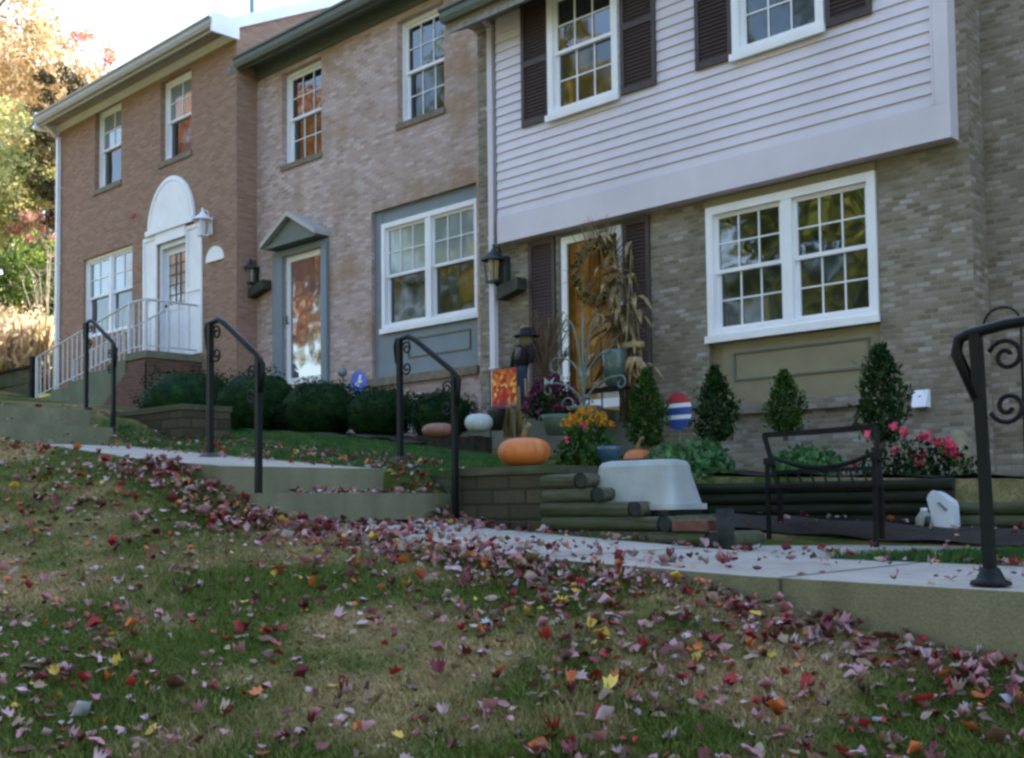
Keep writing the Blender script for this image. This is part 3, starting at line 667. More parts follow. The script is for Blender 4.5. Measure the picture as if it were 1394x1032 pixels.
for (xa, xb, za, zb) in ((pr[0], pr[1], pr[3]-.02, pr[3]), (pr[0], pr[1], pr[2], pr[2]+.02), (pr[0], pr[0]+.02, pr[2]+.02, pr[3]-.02), (pr[1]-.02, pr[1], pr[2]+.02, pr[3]-.02)): b.box(xa, xb, D2+.038, D2+.0545, za, zb)
b.build('moulding', 'greengrey', pn)
s = MB(); s.box(x0-.05, x1+.03, D2-.06, D2+.1, z0-.12, z0-.002); s.build('window_sill', 'brownsill', h2)
# door with white storm frame
x0, x1, z0, z1 = w2d
d = MB(); t_ = .095; yy = D2+.03
d.box(x0+.002, x0+t_, yy, yy+.05, z0, z1-.002); d.box(x1-t_, x1-.002, yy, yy+.05, z0, z1-.002); d.box(x0+t_, x1-t_, yy, yy+.05, z1-t_, z1-.002); d.box(x0+t_, x1-t_, yy, yy+.05, z0, z0+.10)
dr = d.build('storm_door', 'white', h2)
g = MB(); g.quad((x0+t_, yy+.02, z0+.1), (x1-t_, yy+.02, z0+.1), (x1-t_, yy+.02, z1-t_), (x0+t_, yy+.02, z1-t_)); g.build('pane', glass('storm_glass', (.10, .09, .11), 2.9, .04, .5), dr)
g = MB(); g.tube([(x0+.05, yy-.03, z0+1.0), (x0+.05, yy-.03, z0+1.14)], .012, 6); g.box(x0+.035, x0+.065, yy-.03, yy, z0+1.0, z0+1.02); g.build('handle', 'dark_metal', dr)
b = MB()
pl = rect(375, 388, 352, 348, 530, 527, D2); prr = rect(441, 450, 336, 334, 516, 514, D2)
ztp = z1+.10
b.box(pl[0], x0-.001, D2-.06, D2-.002, z0-.05, ztp); b.box(x1+.001, x1+.15, D2-.06, D2-.002, z0-.05, ztp); b.box(x0-.001, x1+.001, D2-.055, D2-.002, z1+.001, ztp)
b.build('door_surround', 'greyblue', h2)
# gable hood
gl, gr_, ap = onY(362, 340, D2-.35), onY(447, 318, D2-.35), onY(402, 296, D2-.35)
xm = (pl[0]+x1+.15)/2; hw = (gr_.x-gl.x)/2*.84; zb = ztp+.02; za = zb+hw*.62
b = MB(); yf, yb = D2-.27, D2-.003
b.box(xm-hw, xm+hw, yf+.02, yb, zb, zb+.05)
b.quad((xm-hw+.05, yf+.05, zb+.05), (xm+hw-.05, yf+.05, zb+.05), (xm, yf+.05, za-.02))
hd = b.build('door_gable', 'greengrey', h2)
b = MB()
for s_ in (-1, 1):
    o_ = Vector((s_*.0, 0, .075)); lo = [(xm+s_*(hw+.05), yf-.03, zb+.02), (xm+s_*(hw+.05), yb, zb+.02), (xm, yb, za), (xm, yf-.03, za)]
    hi = [(p_[0], p_[1], p_[2]+.075) for p_ in lo]
    if s_ > 0: b.hexa(lo, hi)
    else: b.hexa(lo[::-1], hi[::-1])
b.build('gable_roof', ['trimgrey'], hd)
downspout(h2, onY(338, 300, D2-.04).x, D2, onY(338, 492, D2).z, Z2-.38, 'greyblue', D2-.40, .085, dx=.03)
c = onY(344, 379, D2-.1); lantern(h2, c.x, D2, c.z+.05, 1.0, 'dark_metal', 'plastic_olive')
def slant(parent, pa, pb, y, th, name='slanted_board'):
    a, c = onY(*pa, y-.1), onY(*pb, y-.1); b = MB()
    b.cur = 0; b.hexa([(a.x, y-.18, a.z-th/2), (c.x, y-.18, c.z-th/2), (c.x, y-.01, c.z-th/2), (a.x, y-.01, a.z-th/2)], [(a.x, y-.18, a.z+th/2), (c.x, y-.18, c.z+th/2), (c.x, y-.01, c.z+th/2), (a.x, y-.01, a.z+th/2)])
    return b.build(name, 'board', parent)
slant(h2, (342, 401), (363, 387), D2, .15)

# ---- house 3 (grey brick with siding overhang)
X3a = X2b+.002; X3b = onY(1323, 300, D3).x; YS = D3-.16; Z3 = 6.13
h3 = empty('townhouse', (X3a, D3, 0)); tag(h3, 'townhouse with pale lap siding upstairs, grey brick below and brown shutters', 'house', 'row of townhouses')
w3o = rect(963.5, 1196.5, 270, 222, 559, 529, D3); w3d = rect(762, 852, 318, 300, 566, 556, D3)
sx0, sx1 = onY(677, 200, YS).x, onY(1293, 100, YS).x
zb0 = (onY(680, 333, YS).z+onY(1293, 186, YS).z)/2; zb1 = (onY(680, 296, YS).z+onY(1288, 141, YS).z)/2
w3A = rect(748, 843, 2, -26, 162, 130, YS); w3B = rect(998, 1122, -78, -112, 82, 45, YS)
hA = w3A[3]; zlo = (w3A[2]+w3B[2])/2; zhi = zlo+1.52
for q in (w3A, w3B): q[2] = zlo; q[3] = zhi
hole_up = [[w3A[0]+.02, w3A[1]-.02, zlo+.02, zhi-.02], [w3B[0]+.02, w3B[1]-.02, zlo+.02, zhi-.02]]
shell(h3, X3a, X3b, D3, -.6, Z3, 'brick3', [w3o, w3d] + hole_up, .10)
roof(h3, X3a, X3b, D3, Z3, 'tansoffit', 'tansoffit', over=.55, gut='greengrey', frieze=.05)
part_rows = []; b = MB(); ex = .1155; z = zb1
while z < Z3-.06:
    zt_ = min(z+ex, Z3-.03)
    spans = [(sx0, sx1-.14)]
    for q in (w3A, w3B):
        if z < q[3] and zt_ > q[2]:
            if z < q[2]: part_rows.append((q[0]+.01, q[1]-.01, z, q[2]+.03))
            spans = [s2 for (a, c) in spans for s2 in (((a, q[0]+.01), (q[1]-.01, c)) if a < q[0] and c > q[1] else ((a, c),))]
    for a, c in spans:
        b.quad((a, YS-.018, z), (c, YS-.018, z), (c, YS, zt_), (a, YS, zt_)); b.quad((a, YS+.006, z), (c, YS+.006, z), (c, YS-.018, z), (a, YS-.018, z))
    z += ex
for a, c, z, zt_ in part_rows: b.quad((a, YS-.018, z), (c, YS-.018, z), (c, YS-.003, zt_), (a, YS-.003, zt_)); b.quad((a, YS+.006, z), (c, YS+.006, z), (c, YS-.018, z), (a, YS-.018, z))
for x in (sx0, sx1-.14): b.quad((x, YS, zb0), (x, D3, zb0), (x, D3, Z3), (x, YS, Z3))
b.build('siding', 'siding', h3)
b = MB(); b.box(sx0, sx1, YS-.02, D3-.004, zb0, zb1-.001); b.box(sx1-.138, sx1, YS-.021, D3-.004, zb1, Z3-.03); b.box(sx1-.16, sx1-.139, YS-.028, YS-.002, zb1, Z3-.03); b.build('band_board', 'siding', h3)
for q in (w3A, w3B): window(h3, q, YS-.045, 1, .085, .09, (3, 2), True)
for (l, r_, y1, y2) in ((709.5, 747.5, 172, 163), (844.5, 892, 129, 115), (946, 996, 95, 82), (1124, 1186, 37, 16)):
    a = rect(l, r_, 0, 0, y1, y2, YS-.03); shutter(h3, [a[0], a[1], zlo+.0, zhi+.0], YS-.012)
x0, x1, z0, z1 = w3o; cw = rect(963, 1196, 270, 223, 463, 432, D3-.02)
cw[3] = z1-.09; cw[0] = x0+.01; cw[1] = x1-.005
window(h3, cw, D3-.03, 2, .085, .10, (3, 2), True, mull=.12)
b = MB(); b.box(x0+.003, x1-.003, D3-.02, D3+.07, cw[3]+.001, z1-.002); b.build('head_board', 'tan', h3)
b = MB(); b.box(x0+.003, x1-.003, D3+.075, D3+.095, z0+.003, cw[2]+.01)
b.box(x0+.14, x1-.003, D3+.04, D3+.074, z0+.003, cw[2]-.05)
pn = b.build('window_panel', 'tan', h3)
pr = rect(1000, 1185, 481, 458, 523, 497, D3+.04); b = MB()
for (xa, xb, za, zb) in ((pr[0], pr[1], pr[3]-.018, pr[3]), (pr[0], pr[1], pr[2], pr[2]+.018), (pr[0], pr[0]+.018, pr[2]+.018, pr[3]-.018), (pr[1]-.018, pr[1], pr[2]+.018, pr[3]-.018)): b.box(xa, xb, D3+.022, D3+.0395, za, zb)
b.build('moulding', 'greengrey', pn)
s = MB(); s.box(x0-.05, x1+.0, D3-.05, D3+.1, z0-.11, z0-.002); s.build('window_sill', 'brick3', h3)
# front door: white storm frame, oak door
x0, x1, z0, z1 = w3d
b = MB(); b.box(x0+.002, x0+.06, D3+.0, D3+.10, z0, z1-.002); b.box(x0+.06, x1-.002, D3+.0, D3+.10, z1-.05, z1-.002); b.box(x1-.03, x1-.002, D3+.002, D3+.1, z0, z1-.05); b.build('door_jamb', 'greengrey', h3)
sd0, sd1, sz1 = x0+.062, x1-.032, z1-.055; t_ = .085; yy = D3-.03
d = MB(); d.box(sd0, sd0+t_, yy, yy+.04, z0+.04, sz1); d.box(sd1-t_*.7, sd1, yy, yy+.04, z0+.04, sz1); d.box(sd0+t_, sd1-t_*.7, yy, yy+.04, sz1-t_, sz1); d.box(sd0+t_, sd1-t_*.7, yy, yy+.04, z0+.04, z0+.14)
sdoor = d.build('storm_door', 'white', h3)
g = MB(); g.quad((sd0+t_, yy+.02, z0+.14), (sd1-t_*.7, yy+.02, z0+.14), (sd1-t_*.7, yy+.02, sz1-t_), (sd0+t_, yy+.02, sz1-t_)); g.build('pane', 'clear', sdoor)
oak = simple('golden_oak', (.42, .19, .03), .35, .35, 5, .15)
yy = D3+.055; d = MB(); xa, xb, za, zb = x0+.06, x1-.03, z0+.02, z1-.05
xm = (xa+xb)/2; zc = za+(zb-za)*.44; st = .11
d.box(xa, xa+st, yy, yy+.045, za, zb); d.box(xb-st, xb, yy, yy+.045, za, zb); d.box(xm-st/2, xm+st/2, yy, yy+.045, za, zb)
for (p_, q_) in ((za, za+.2), (zc-.07, zc+.07), (zb-.14, zb)):
    d.box(xa+st, xm-st/2, yy, yy+.045, p_, q_); d.box(xm+st/2, xb-st, yy, yy+.045, p_, q_)
for (p_, q_) in ((za+.2, zc-.07), (zc+.07, zb-.14)):
    for (e_, f_) in ((xa+st, xm-st/2), (xm+st/2, xb-st)): d.box(e_, f_, yy+.02, yy+.04, p_, q_); d.box(e_+.04, f_-.04, yy+.008, yy+.0195, p_+.04, q_-.04)
fd = d.build('front_door', oak, h3)
g = MB(); g.lathe([(0, 0), (.03, 0), (.032, .04), (.0, .055)], (0, 0, 0), 12); g.v = [(xa+.055+v[0], yy-v[2], zc+v[1]) for v in g.v]; g.build('handle', simple('aged_brass', (.4, .28, .08), .35, .2, 10, 0, 1), fd)
b = MB(); b.box(x0-.02, x1+.02, D3-.07, D3+.05, z0-.03, z0+.035); b.build('threshold', simple('yellow_wood_sill', (.42, .30, .08), .6, .2), h3)
for (l, r_, tt, bb) in ((722.5, 758, 320, 604), (852, 887, 292, 556)):
    a = rect(l, r_, tt, tt, bb, bb, D3); shutter(h3, [a[0], a[1], z0-.0 if l > 800 else z0-.25, zb0-.02], D3)
downspout(h3, onY(666, 300, YS).x, D3-.05, onY(666, 622, D3).z, onY(663, 42, D3).z, 'siding', YS-.42, .085, dx=-.03)
c = onY(674, 371, D3-.14); lantern(h3, c.x, D3, c.z+.03, 1.15, 'dark_metal', simple('amber_lamp_glass', (.35, .26, .12), .2, .3))
slant(h3, (683, 401), (710, 386), D3, .15)
b = MB(); c = onY(690, 372, D3); b.box(c.x-.07, c.x+.07, D3-.10, D3-.003, c.z-.2, c.z+.2); b.build('wall_mailbox', 'dark_metal', h3, bevel=.01)
v = rect(1242, 1262, 531, 530, 556, 553, D3-.08); b = MB()
b.hexa([(v[0], D3-.12, v[2]), (v[1], D3-.12, v[2]), (v[1], D3-.002, v[2]), (v[0], D3-.002, v[2])], [(v[0], D3-.05, v[3]), (v[1], D3-.05, v[3]), (v[1], D3-.002, v[3]), (v[0], D3-.002, v[3])]); b.build('dryer_vent', 'white', h3)
# stoop
a = onY(700, 590, 8.9); zs = z0-.035
b = MB(); xl, xr = onY(640, 590, 8.9).x, onY(880, 575, 8.9).x
b.box(x0-.55, x1+.12, 9.0, D3-.004, -.2, zs); b.box(x0-.95, x0-.551, 8.98, D3-.004, -.2, zs-.18); b.box(x0-1.35, x0-.951, 8.96, D3-.004, -.2, zs-.36); b.build('stoop', concrete('stoop_concrete', (.22, .22, .18), .4, (.14, .15, .10)), h3)
# ---- house 4
h4 = empty('townhouse', (X3b, D4, 0)); tag(h4, 'plain grey brick townhouse wall at the right edge, set back in shadow', 'house', 'row of townhouses')
shell(h4, X3b+.002, X3b+12.5, D4, -1.2, 7.4, 'brick3', [])
roof(h4, X3b+.002, X3b+12.5, D4, 7.4, 'tansoffit', 'tansoffit')

# ------------------------------------------------------------------ house 1 stoop and white rail
ZL = dr1[2]-.04
Yf = 9.15; xl, xr = onY(170, 496, Yf).x, onY(276, 480, D1).x
b = MB(); b.cur = 1; b.box(xl, xr-.03, Yf+.03, D1-.003, .9, ZL-.12); b.cur = 0; b.box(xl-.02, xr, Yf, D1-.003, ZL-.119, ZL)
_e = onY(50, 550, Yf+.08); nst = 6; rise = (ZL-_e.z)/nst; tr = (xl-_e.x-.1)/(nst-1)
for k in range(1, nst):
    b.cur = 0; b.box(xl-k*tr, xl-(k-1)*tr-.001, Yf, D1-.003, .9, ZL-k*rise)
st = b.build('porch_steps', [concrete('porch_concrete', (.20, .21, .15), .4, (.09, .11, .06)), 'brickred']); tag(st, 'mossy concrete porch steps on a brick base leading up to the white door', 'steps')
# brick cheek wall in front with a sloping top
cx0, cx1 = onY(128, 560, Yf-.2).x, onY(300, 500, Yf-.2).x
b = MB(); xk = xl+.0
b.quad((xk-1.0, Yf-.004, .8), (xr-.03, Yf-.004, .8), (xr-.03, Yf-.004, ZL-.16), (xk+.3, Yf-.004, ZL-.16), (xk-1.0, Yf-.004, ZL-.95))
b.build('brick_cheek', 'brickred', st)
t = empty('porch_railing', (xl, Yf, ZL)); tag(t, 'white metal railing climbing the porch steps in front of the white door', 'railing')
xe = xl-(nst-1)*tr-.1; ze = ZL-nst*rise+.02
def stair_rail(Yr, landing=True):
    h_ = .88
    b = MB(); b.tube([(xe, Yr, ze+h_), (xl, Yr, ZL+h_), (xr-.15 if landing else xl+.01, Yr, ZL+h_)], .020, 6); b.build('top_rail', 'whiteiron', t)
    b = MB(); b.tube([(xe, Yr, ze+.13), (xl, Yr, ZL+.10), (xr-.15 if landing else xl+.01, Yr, ZL+.10)], .014, 4); b.build('bottom_rail', 'whiteiron', t)
    for x, z in ((xe, ze), (xl, ZL)) + (((xr-.15, ZL),) if landing else ()):
        b = MB(); b.box(x-.022, x+.022, Yr-.022, Yr+.022, z-.02, z+h_); b.build('post', 'whiteiron', t)
    x = xe+.16
    while x < (xr-.2 if landing else xl-.05):
        zz = ze+(ZL-ze)*(x-xe)/(xl-xe) if x < xl else ZL
        b = MB(); b.box(x-.009, x+.009, Yr-.009, Yr+.009, zz+.12, zz+h_); b.build('baluster', 'whiteiron', t); x += .19
b = MB()
for zz, rr_0 in ((.88, .020), (.10, .014)): b.tube([(xr-.15, Yf+.08, ZL+zz), (xr-.15, D1-.02, ZL+zz)], rr_0, 6)
b.build('side_rail', 'whiteiron', t)
for k in range(1, 5): b = MB(); b.box(xr-.159, xr-.141, Yf+.08+.2*k-.009, Yf+.08+.2*k+.009, ZL+.1, ZL+.88); b.build('baluster', 'whiteiron', t)
stair_rail(Yf+.08); stair_rail(D1-.25, False)

# low timber fence at far left
fx = onX
b = MB(); Yq = 9.6; a = onY(-60, 510, Yq); c = onY(44, 512, Yq); zt = (a.z+c.z)/2
tf = empty('timber_fence', (c.x, Yq, zt-.9)); tag(tf, 'low dark green-grey timber fence at the left edge beside the white corner downspout', 'fence')
for k in range(3):
    b = MB(); b.box(a.x-6, c.x-.06, Yq, Yq+.05, zt-.02-.32*(k+1)+.03, zt-.02-.32*k); b.build('board', 'log', tf)
b = MB(); b.box(c.x-.06, c.x+.06, Yq-.03, Yq+.09, zt-1.2, zt+.2); b.build('post', 'wood_dark', tf)
b = MB(); b.box(a.x-6, c.x-.06, Yq-.04, Yq+.09, zt-.018, zt+.03); b.build('cap_board', 'wood_dark', tf)

# ------------------------------------------------------------------ block walls and timbers
def blockwall(x0, x1, y0, y1, z0, z1, label):
    b = MB(); b.box(x0, x1, y0, y1, z0, z1-.055); b.cur = 1; b.box(x0-.015, x1+.015, y0-.015, y1+.01, z1-.054, z1)
    o = b.build('retaining_wall', ['block', 'log']); return tag(o, label, 'retaining wall', 'low block retaining walls')
xa = onY(626, 700, 5.34).x; xb = onY(742, 700, 5.34).x; zt = onY(700, 634.5, 5.34).z
blockwall(xa, xb, 5.34, 5.85, -.35, zt, 'low brown block wall with the big orange pumpkin on top')
b = MB(); c = onY(574, 640, 6.0); b.box(c.x, xa-.02, 5.56, 5.85, -.3, zt-.03); tag(b.build('edging', 'log'), 'short dark timber edging between the middle steps and the block wall', 'edging')
x_a = onY(143, 560, 5.75).x; x_b = onY(248, 560, 5.75).x
blockwall(x_a, x_b, 5.75, 6.3, .3, onY(200, 556, 5.75).z, 'brown stone block wall left of the boxwoods, below the porch')
def log(p0, p1, r, label, mat='log'):
    p0, p1 = Vector(p0), Vector(p1); L = (p1-p0)
    b = MB(); n = 9; pts = [p0+L*(k/n) for k in range(n+1)]; b.tube(pts, [r*random.uniform(.94, 1.05) for _ in pts], 12, caps=False)
    o = b.build('landscape_timber', mat)
    tag(o, label, 'timber', 'weathered landscape timbers')
    for e, s in ((p0, -1), (p1, 1)):
        q = MB(); d = L.normalized()*s; q.tube([e-d*.004, e+d*.004], r*.97, 12); q.build('cut_end', 'logend', o)
    return o
Yt = 5.36
lx = onY(741, 700, Yt).x
rows = [(795, 654), (818, 672), (868, 691), (908, 708), (972, 728)]
rr = [.057, .057, .057, .062, .066]; nm = ['topmost and shortest', 'second from the top', 'middle one', 'fourth from the top', 'lowest and longest']
zc = []
for (px, py), r, q in zip(rows, rr, nm):
    e = onY(px, py, Yt)
    zc.append(e.z)
zc = [onY(768, 655, Yt).z-.089*k for k in range(5)]
for k, ((px, py), r, q) in enumerate(zip(rows, rr, nm)):
    x1 = onY(px-8, py, Yt).x; log((lx+.01*(k % 2), Yt, zc[k]), (x1, Yt, zc[k]), .0455, f'weathered round timber, {q} in the stack below the grey tub')
# return logs running back, seen end-on
for k, ((px, py), r, q) in enumerate(zip(rows, rr, nm)):
    x1 = onY(px-8, py, Yt).x
    log((x1+.065, Yt-.05, zc[k]), (x1+.065, Yt+.42, zc[k]), .0455, f'round timber running back from the end of the {q} timber' if k else 'round timber running back, its dark cut end at the top left of the grey tub')
# soil fill behind the stack
b = MB()
for k, (px, py) in enumerate(rows):
    x1 = onY(px-8, py, Yt).x; b.box(lx, x1, Yt+.05, Yt+.46, zc[k]-.3, zc[k]+.02)
tag(b.build('planting_soil', 'soil'), kind='structure')
tag(MB().box(onY(800, 700, Yt).x, onY(905, 700, Yt).x, Yt-.01, Yt+.05, zc[4]-.2, zc[4]-.05).build('edging', 'soil'), kind='structure')
# red brick on the timber and dark post
e = onY(942, 712, Yt-.02); b = MB(); b.box(e.x-.12, e.x+.12, Yt-.05, Yt+.05, zc[4]+.047, zc[4]+.112); tag(b.build('brick', simple('old_red_brick', (.16, .07, .05), .9, .35, 14, .5), bevel=.005), 'old reddish brick lying on the lowest timber right of the tub', 'brick')
e = onY(985, 722, Yt-.02); b = MB(); b.tube([(e.x, Yt, ZW(e.x)-.1), (e.x, Yt, e.z+.12)], .05, 12); tag(b.build('post', 'logend'), 'short dark upright timber post at the right end of the timber stack', 'post')
# recessed timber wall behind the bench
Yb = 7.8; xL = lx-.0; xR = onY(1300, 690, Yb).x; xRR = onY(1394, 690, Yb).x+.6
ztop = onY(1100, 655, Yb).z
nms = ['top', 'second', 'third', 'fourth', 'bottom']
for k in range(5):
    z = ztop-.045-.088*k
    log((-6.2, Yb, z), (xR, Yb, z), .045, f'{nms[k]} timber of the long dark wall behind the bench', 'logshade')
for k in range(3):
    z = onY(1340, 692, Yb).z-.09*k; log((xR+.03, Yb-.03, z), (xRR, Yb-.03, z), .045, f'{nms[k]} timber of the low wall right of the white jug, behind the handrail post')

# ------------------------------------------------------------------ planting
def ball(name, px, py, Y, wpx, hpx, mat, label, cat, group=None, leaf=.035, n=5200, zb=None):
    c0 = onY(px, py, Y); z = (HZ(c0.x, Y) if zb is None else zb)
    dist = (onY(px+wpx/2, py, Y)-onY(px-wpx/2, py, Y)).x/2; hz = abs(onY(px, py-hpx, Y).z-onY(px, py, Y).z)
    z = c0.z
    t = empty(name, (c0.x, Y, z)); tag(t, label, cat, group)
    rx = dist*.82; P, d = ell(n, (c0.x, Y, z+hz*.5), (rx, rx, hz*.54), .22)
    k = 1+.17*np.sin(d[:, 0]*6+px)*np.sin(d[:, 1]*5+px*.7)+.07*np.sin(d[:, 2]*9+px)+.035*rng.normal(size=n)+.10*(rng.uniform(0, 1, n) > .98)
    ctr = np.array((c0.x, Y, z+hz*.5)); P = ctr+(P-ctr)*k[:, None]
    v = leaf_quads(P, leaf, .6, outward=d); np_mesh('foliage', v, len(v)//4, mat, t)
    b = MB(); b.lathe([(0, -.0), (rx*.62, .02), (rx*.84, hz*.35), (rx*.84, hz*.62), (rx*.5, hz*.92), (0, hz*.97)], (c0.x, Y, z), 18)
    b.build('inner_twigs', 'boxwood' if mat == 'boxwood' else 'darkstem', t)
    b = MB(); b.tube([(c0.x, Y, z-.15), (c0.x, Y, z+hz*.2)], .03, 6); b.build('stem', 'bark', t)
    return t
G = 'clipped boxwood shrubs'
for (px, py, Y, w_, h_, q) in ((259, 588, 8.2, 96, 82, 'first of the five from the porch, under the brown brick wall'), (352, 588, 8.4, 92, 80, 'second of the five from the porch, behind the nearest middle handrail'),
    (435, 591, 8.6, 88, 72, 'below the white storm door of the middle house'), (517, 594, 8.75, 82, 66, 'fourth from the porch, right of the blue yard sign'), (600, 596, 8.9, 80, 64, 'right-hand end of the row, beside the brown pumpkin')):
    ball('boxwood_shrub', px, py, Y, w_, h_, 'boxwood', 'dark green round boxwood, '+q, 'shrub', G)
def column(px, py, Y, wpx, hpx, mat, label, cat='shrub', group=None, leaf=.05, n=2600, name='evergreen_shrub', pointy=1.0, up=1.2):
    c0 = onY(px, py, Y); rx = (onY(px+wpx/2, py, Y)-onY(px-wpx/2, py, Y)).x/2*.82; hz = onY(px, py-hpx, Y).z-c0.z
    t = empty(name, c0); tag(t, label, cat, group)
    u = rng.uniform(0, 1, n); a = rng.uniform(0, 2*math.pi, n)
    prof = (np.sin(np.clip(u*1.15+.12, 0, 1.2)*math.pi/1.25)**.7)*(1-pointy*.55*u)+.05
    lob = 1+.30*np.sin(a*3+u*9+px)+.22*np.sin(a*7-u*14)+.5*(rng.uniform(0, 1, n) > .96)
    r = rx*prof*lob*rng.uniform(.2, 1, n)**.4
    P = np.stack([c0.x+r*np.cos(a), Y+r*np.sin(a), c0.z+u*hz*(1+.05*np.sin(a*5+px))], 1)
    out = np.stack([np.cos(a), np.sin(a), np.zeros(n)], 1)*.6
    v = leaf_quads(P, leaf, .38, up=up, outward=out); np_mesh('foliage', v, len(v)//4, mat, t)
    b = MB(); b.tube([(c0.x, Y, c0.z-.1), (c0.x+.01, Y, c0.z+hz*.5), (c0.x, Y, c0.z+hz*.9)], [.022, .015, .006], 6)
    for k in range(9):
        z = c0.z+hz*(.08+.09*k); q = k*2.4; b.tube([(c0.x, Y, z), (c0.x+rx*.6*math.cos(q), Y+rx*.6*math.sin(q), z+hz*.12)], [.010, .004], 5)
    b.build('stem', 'bark', t); return t
column(881, 606, 8.5, 58, 100, 'arbor', 'upright bright green arborvitae in front of the right brown door shutter', group='upright shrubs below the wall', n=3400)
column(975, 600, 8.9, 66, 98, 'evergreen', 'dark bushy evergreen left of the tan panel under the big window', group='upright shrubs below the wall', n=3400)
column(1069, 586, 9.2, 62, 80, 'arbor', 'small pointed green shrub centred below the big window', group='upright shrubs below the wall', leaf=.045, n=2600)
column(1202, 600, 9.0, 72, 128, 'evergreen', 'tallest loose dark evergreen left of the white wall vent', group='upright shrubs below the wall', leaf=.06, n=2400, pointy=.35)
def patch(name, px, py, Y, wpx, hpx, mat, label, cat, leaf, n, dy=.35, up=.8, aspect=.6, fl=None, fn=0, fs=.05, fmat_name='flowers'):
    c0 = onY(px, py, Y); rx = (onY(px+wpx/2, py, Y)-onY(px-wpx/2, py, Y)).x/2; hz = onY(px, py-hpx, Y).z-c0.z
    t = empty(name, c0); tag(t, label, cat)
    P, d = ell(n, (c0.x, Y, c0.z), (rx, dy, hz), .5); P[:, 2] = c0.z+np.abs(P[:, 2]-c0.z)
    P[:, 2] -= .12*hz*(1+np.sin(P[:, 0]*9+px)*np.sin(P[:, 1]*7))
    v = leaf_quads(P, leaf, aspect, up=up); np_mesh('foliage', v, len(v)//4, mat, t)
    if fl:
        P, d = ell(fn, (c0.x, Y, c0.z), (rx*1.02, dy*1.02, hz*1.02), .12); P[:, 2] = c0.z+np.abs(P[:, 2]-c0.z)
        P = P[P[:, 2] > c0.z+hz*.68] if fl != 'purple' else P
        petals = np.repeat(P, 7, 0)+rng.normal(size=(len(P)*7, 3))*fs*.28
        v = leaf_quads(petals, fs, .8); tag(np_mesh(fmat_name, v, len(v)//4, fl, t), kind='stuff')
    b = MB()
    for k in range(7):
        q = k*.9; b.tube([(c0.x, Y, c0.z-.08), (c0.x+rx*.5*math.cos(q), Y+dy*.5*math.sin(q), c0.z+hz*.6)], [.010, .004], 5)
    b.build('stem', 'darkstem', t); return t
patch('chrysanthemum', 800, 638, 6.3, 76, 84, 'arbor', 'potted mum with golden yellow flowers over green leaves, between the two orange pumpkins', 'flower', .045, 2000, .28, fl='yellow', fn=900, fs=.016)
patch('chrysanthemum', 752, 564, 8.3, 62, 52, 'darkstem', 'purple mum in flower at the foot of the left brown door shutter', 'flower', .045, 1300, .3, fl='purple', fn=230, fs=.035)
patch('groundcover_plant', 940, 660, 8.1, 125, 72, 'lightgreen', 'leafy pale green plants behind the grey tub', 'plant', .08, 1500, .5)
patch('groundcover_plant', 1098, 640, 8.4, 90, 40, 'lightgreen', 'low bright green plants seen through the back of the bench', 'plant', .06, 900, .4)
patch('groundcover_plant', 1372, 700, 8.6, 80, 50, 'darkstem', 'dark low plants at the right edge behind the handrail post', 'plant', .06, 900, .4)
patch('groundcover_plant', 625, 590, 9.6, 80, 50, 'darkstem', 'spiky dark leaves under the blue-grey window panel', 'plant', .16, 260, .3, up=2.5, aspect=.14)
# pink flowering plant: stems with separate blooms
c0 = onY(1245, 660, 8.2); t = empty('flowering_plant', c0); tag(t, 'leafy plant with scattered hot pink blooms right of the bench', 'flower')
P, d = ell(1100, (c0.x, 8.2, c0.z+.12), (.5, .3, .24), .5); v = leaf_quads(P, .05, .6, up=.5); np_mesh('foliage', v, len(v)//4, 'darkstem', t)
b = MB()
for (px, py) in ((1217, 582), (1231, 590), (1180, 586), (1256, 596), (1262, 592), (1220, 614), (1275, 601), (1253, 620), (1252, 627), (1290, 605), (1296, 612), (1292, 600), (1298, 620), (1286, 614), (1158, 630), (1238, 632)):
    q = onY(px, py, 8.2+random.uniform(-.15, .15)); b.tube([(c0.x+(q.x-c0.x)*.5, 8.2, c0.z), q], .004, 5)
    P = np.array(q)+rng.normal(size=(16, 3))*.018; v = leaf_quads(P, .055, .85); np_mesh('bloom', v, 16, 'pink', t)
b.build('stem', 'darkstem', t)
q = onY(1303, 600, 8.6); b = MB(); b.lathe([(0, 0), (.08, 0), (.10, .08), (.085, .15), (.06, .20), (.065, .24), (.04, .28), (0, .29)], (q.x, 8.6, q.z-.2), 14, rib=lambda a: 1+.12*math.sin(3*a)); tag(b.build('garden_ornament', 'cream'), 'small cream stone ornament behind the pink flowers, against the brick corner', 'ornament')
# small red and pink blooms beside the yellow mum
for (px, py, lb) in ((794, 579, 'small pink bloom just right of and below the yellow mum top'), (771, 599, 'small red bloom on the left side of the mum leaves')):
    q = onY(px, py, 6.05); P = np.array(q)+rng.normal(size=(14, 3))*.011; v = leaf_quads(P, .03, .85); o = np_mesh('bloom', v, 14, 'pink'); tag(o, lb, 'flower')

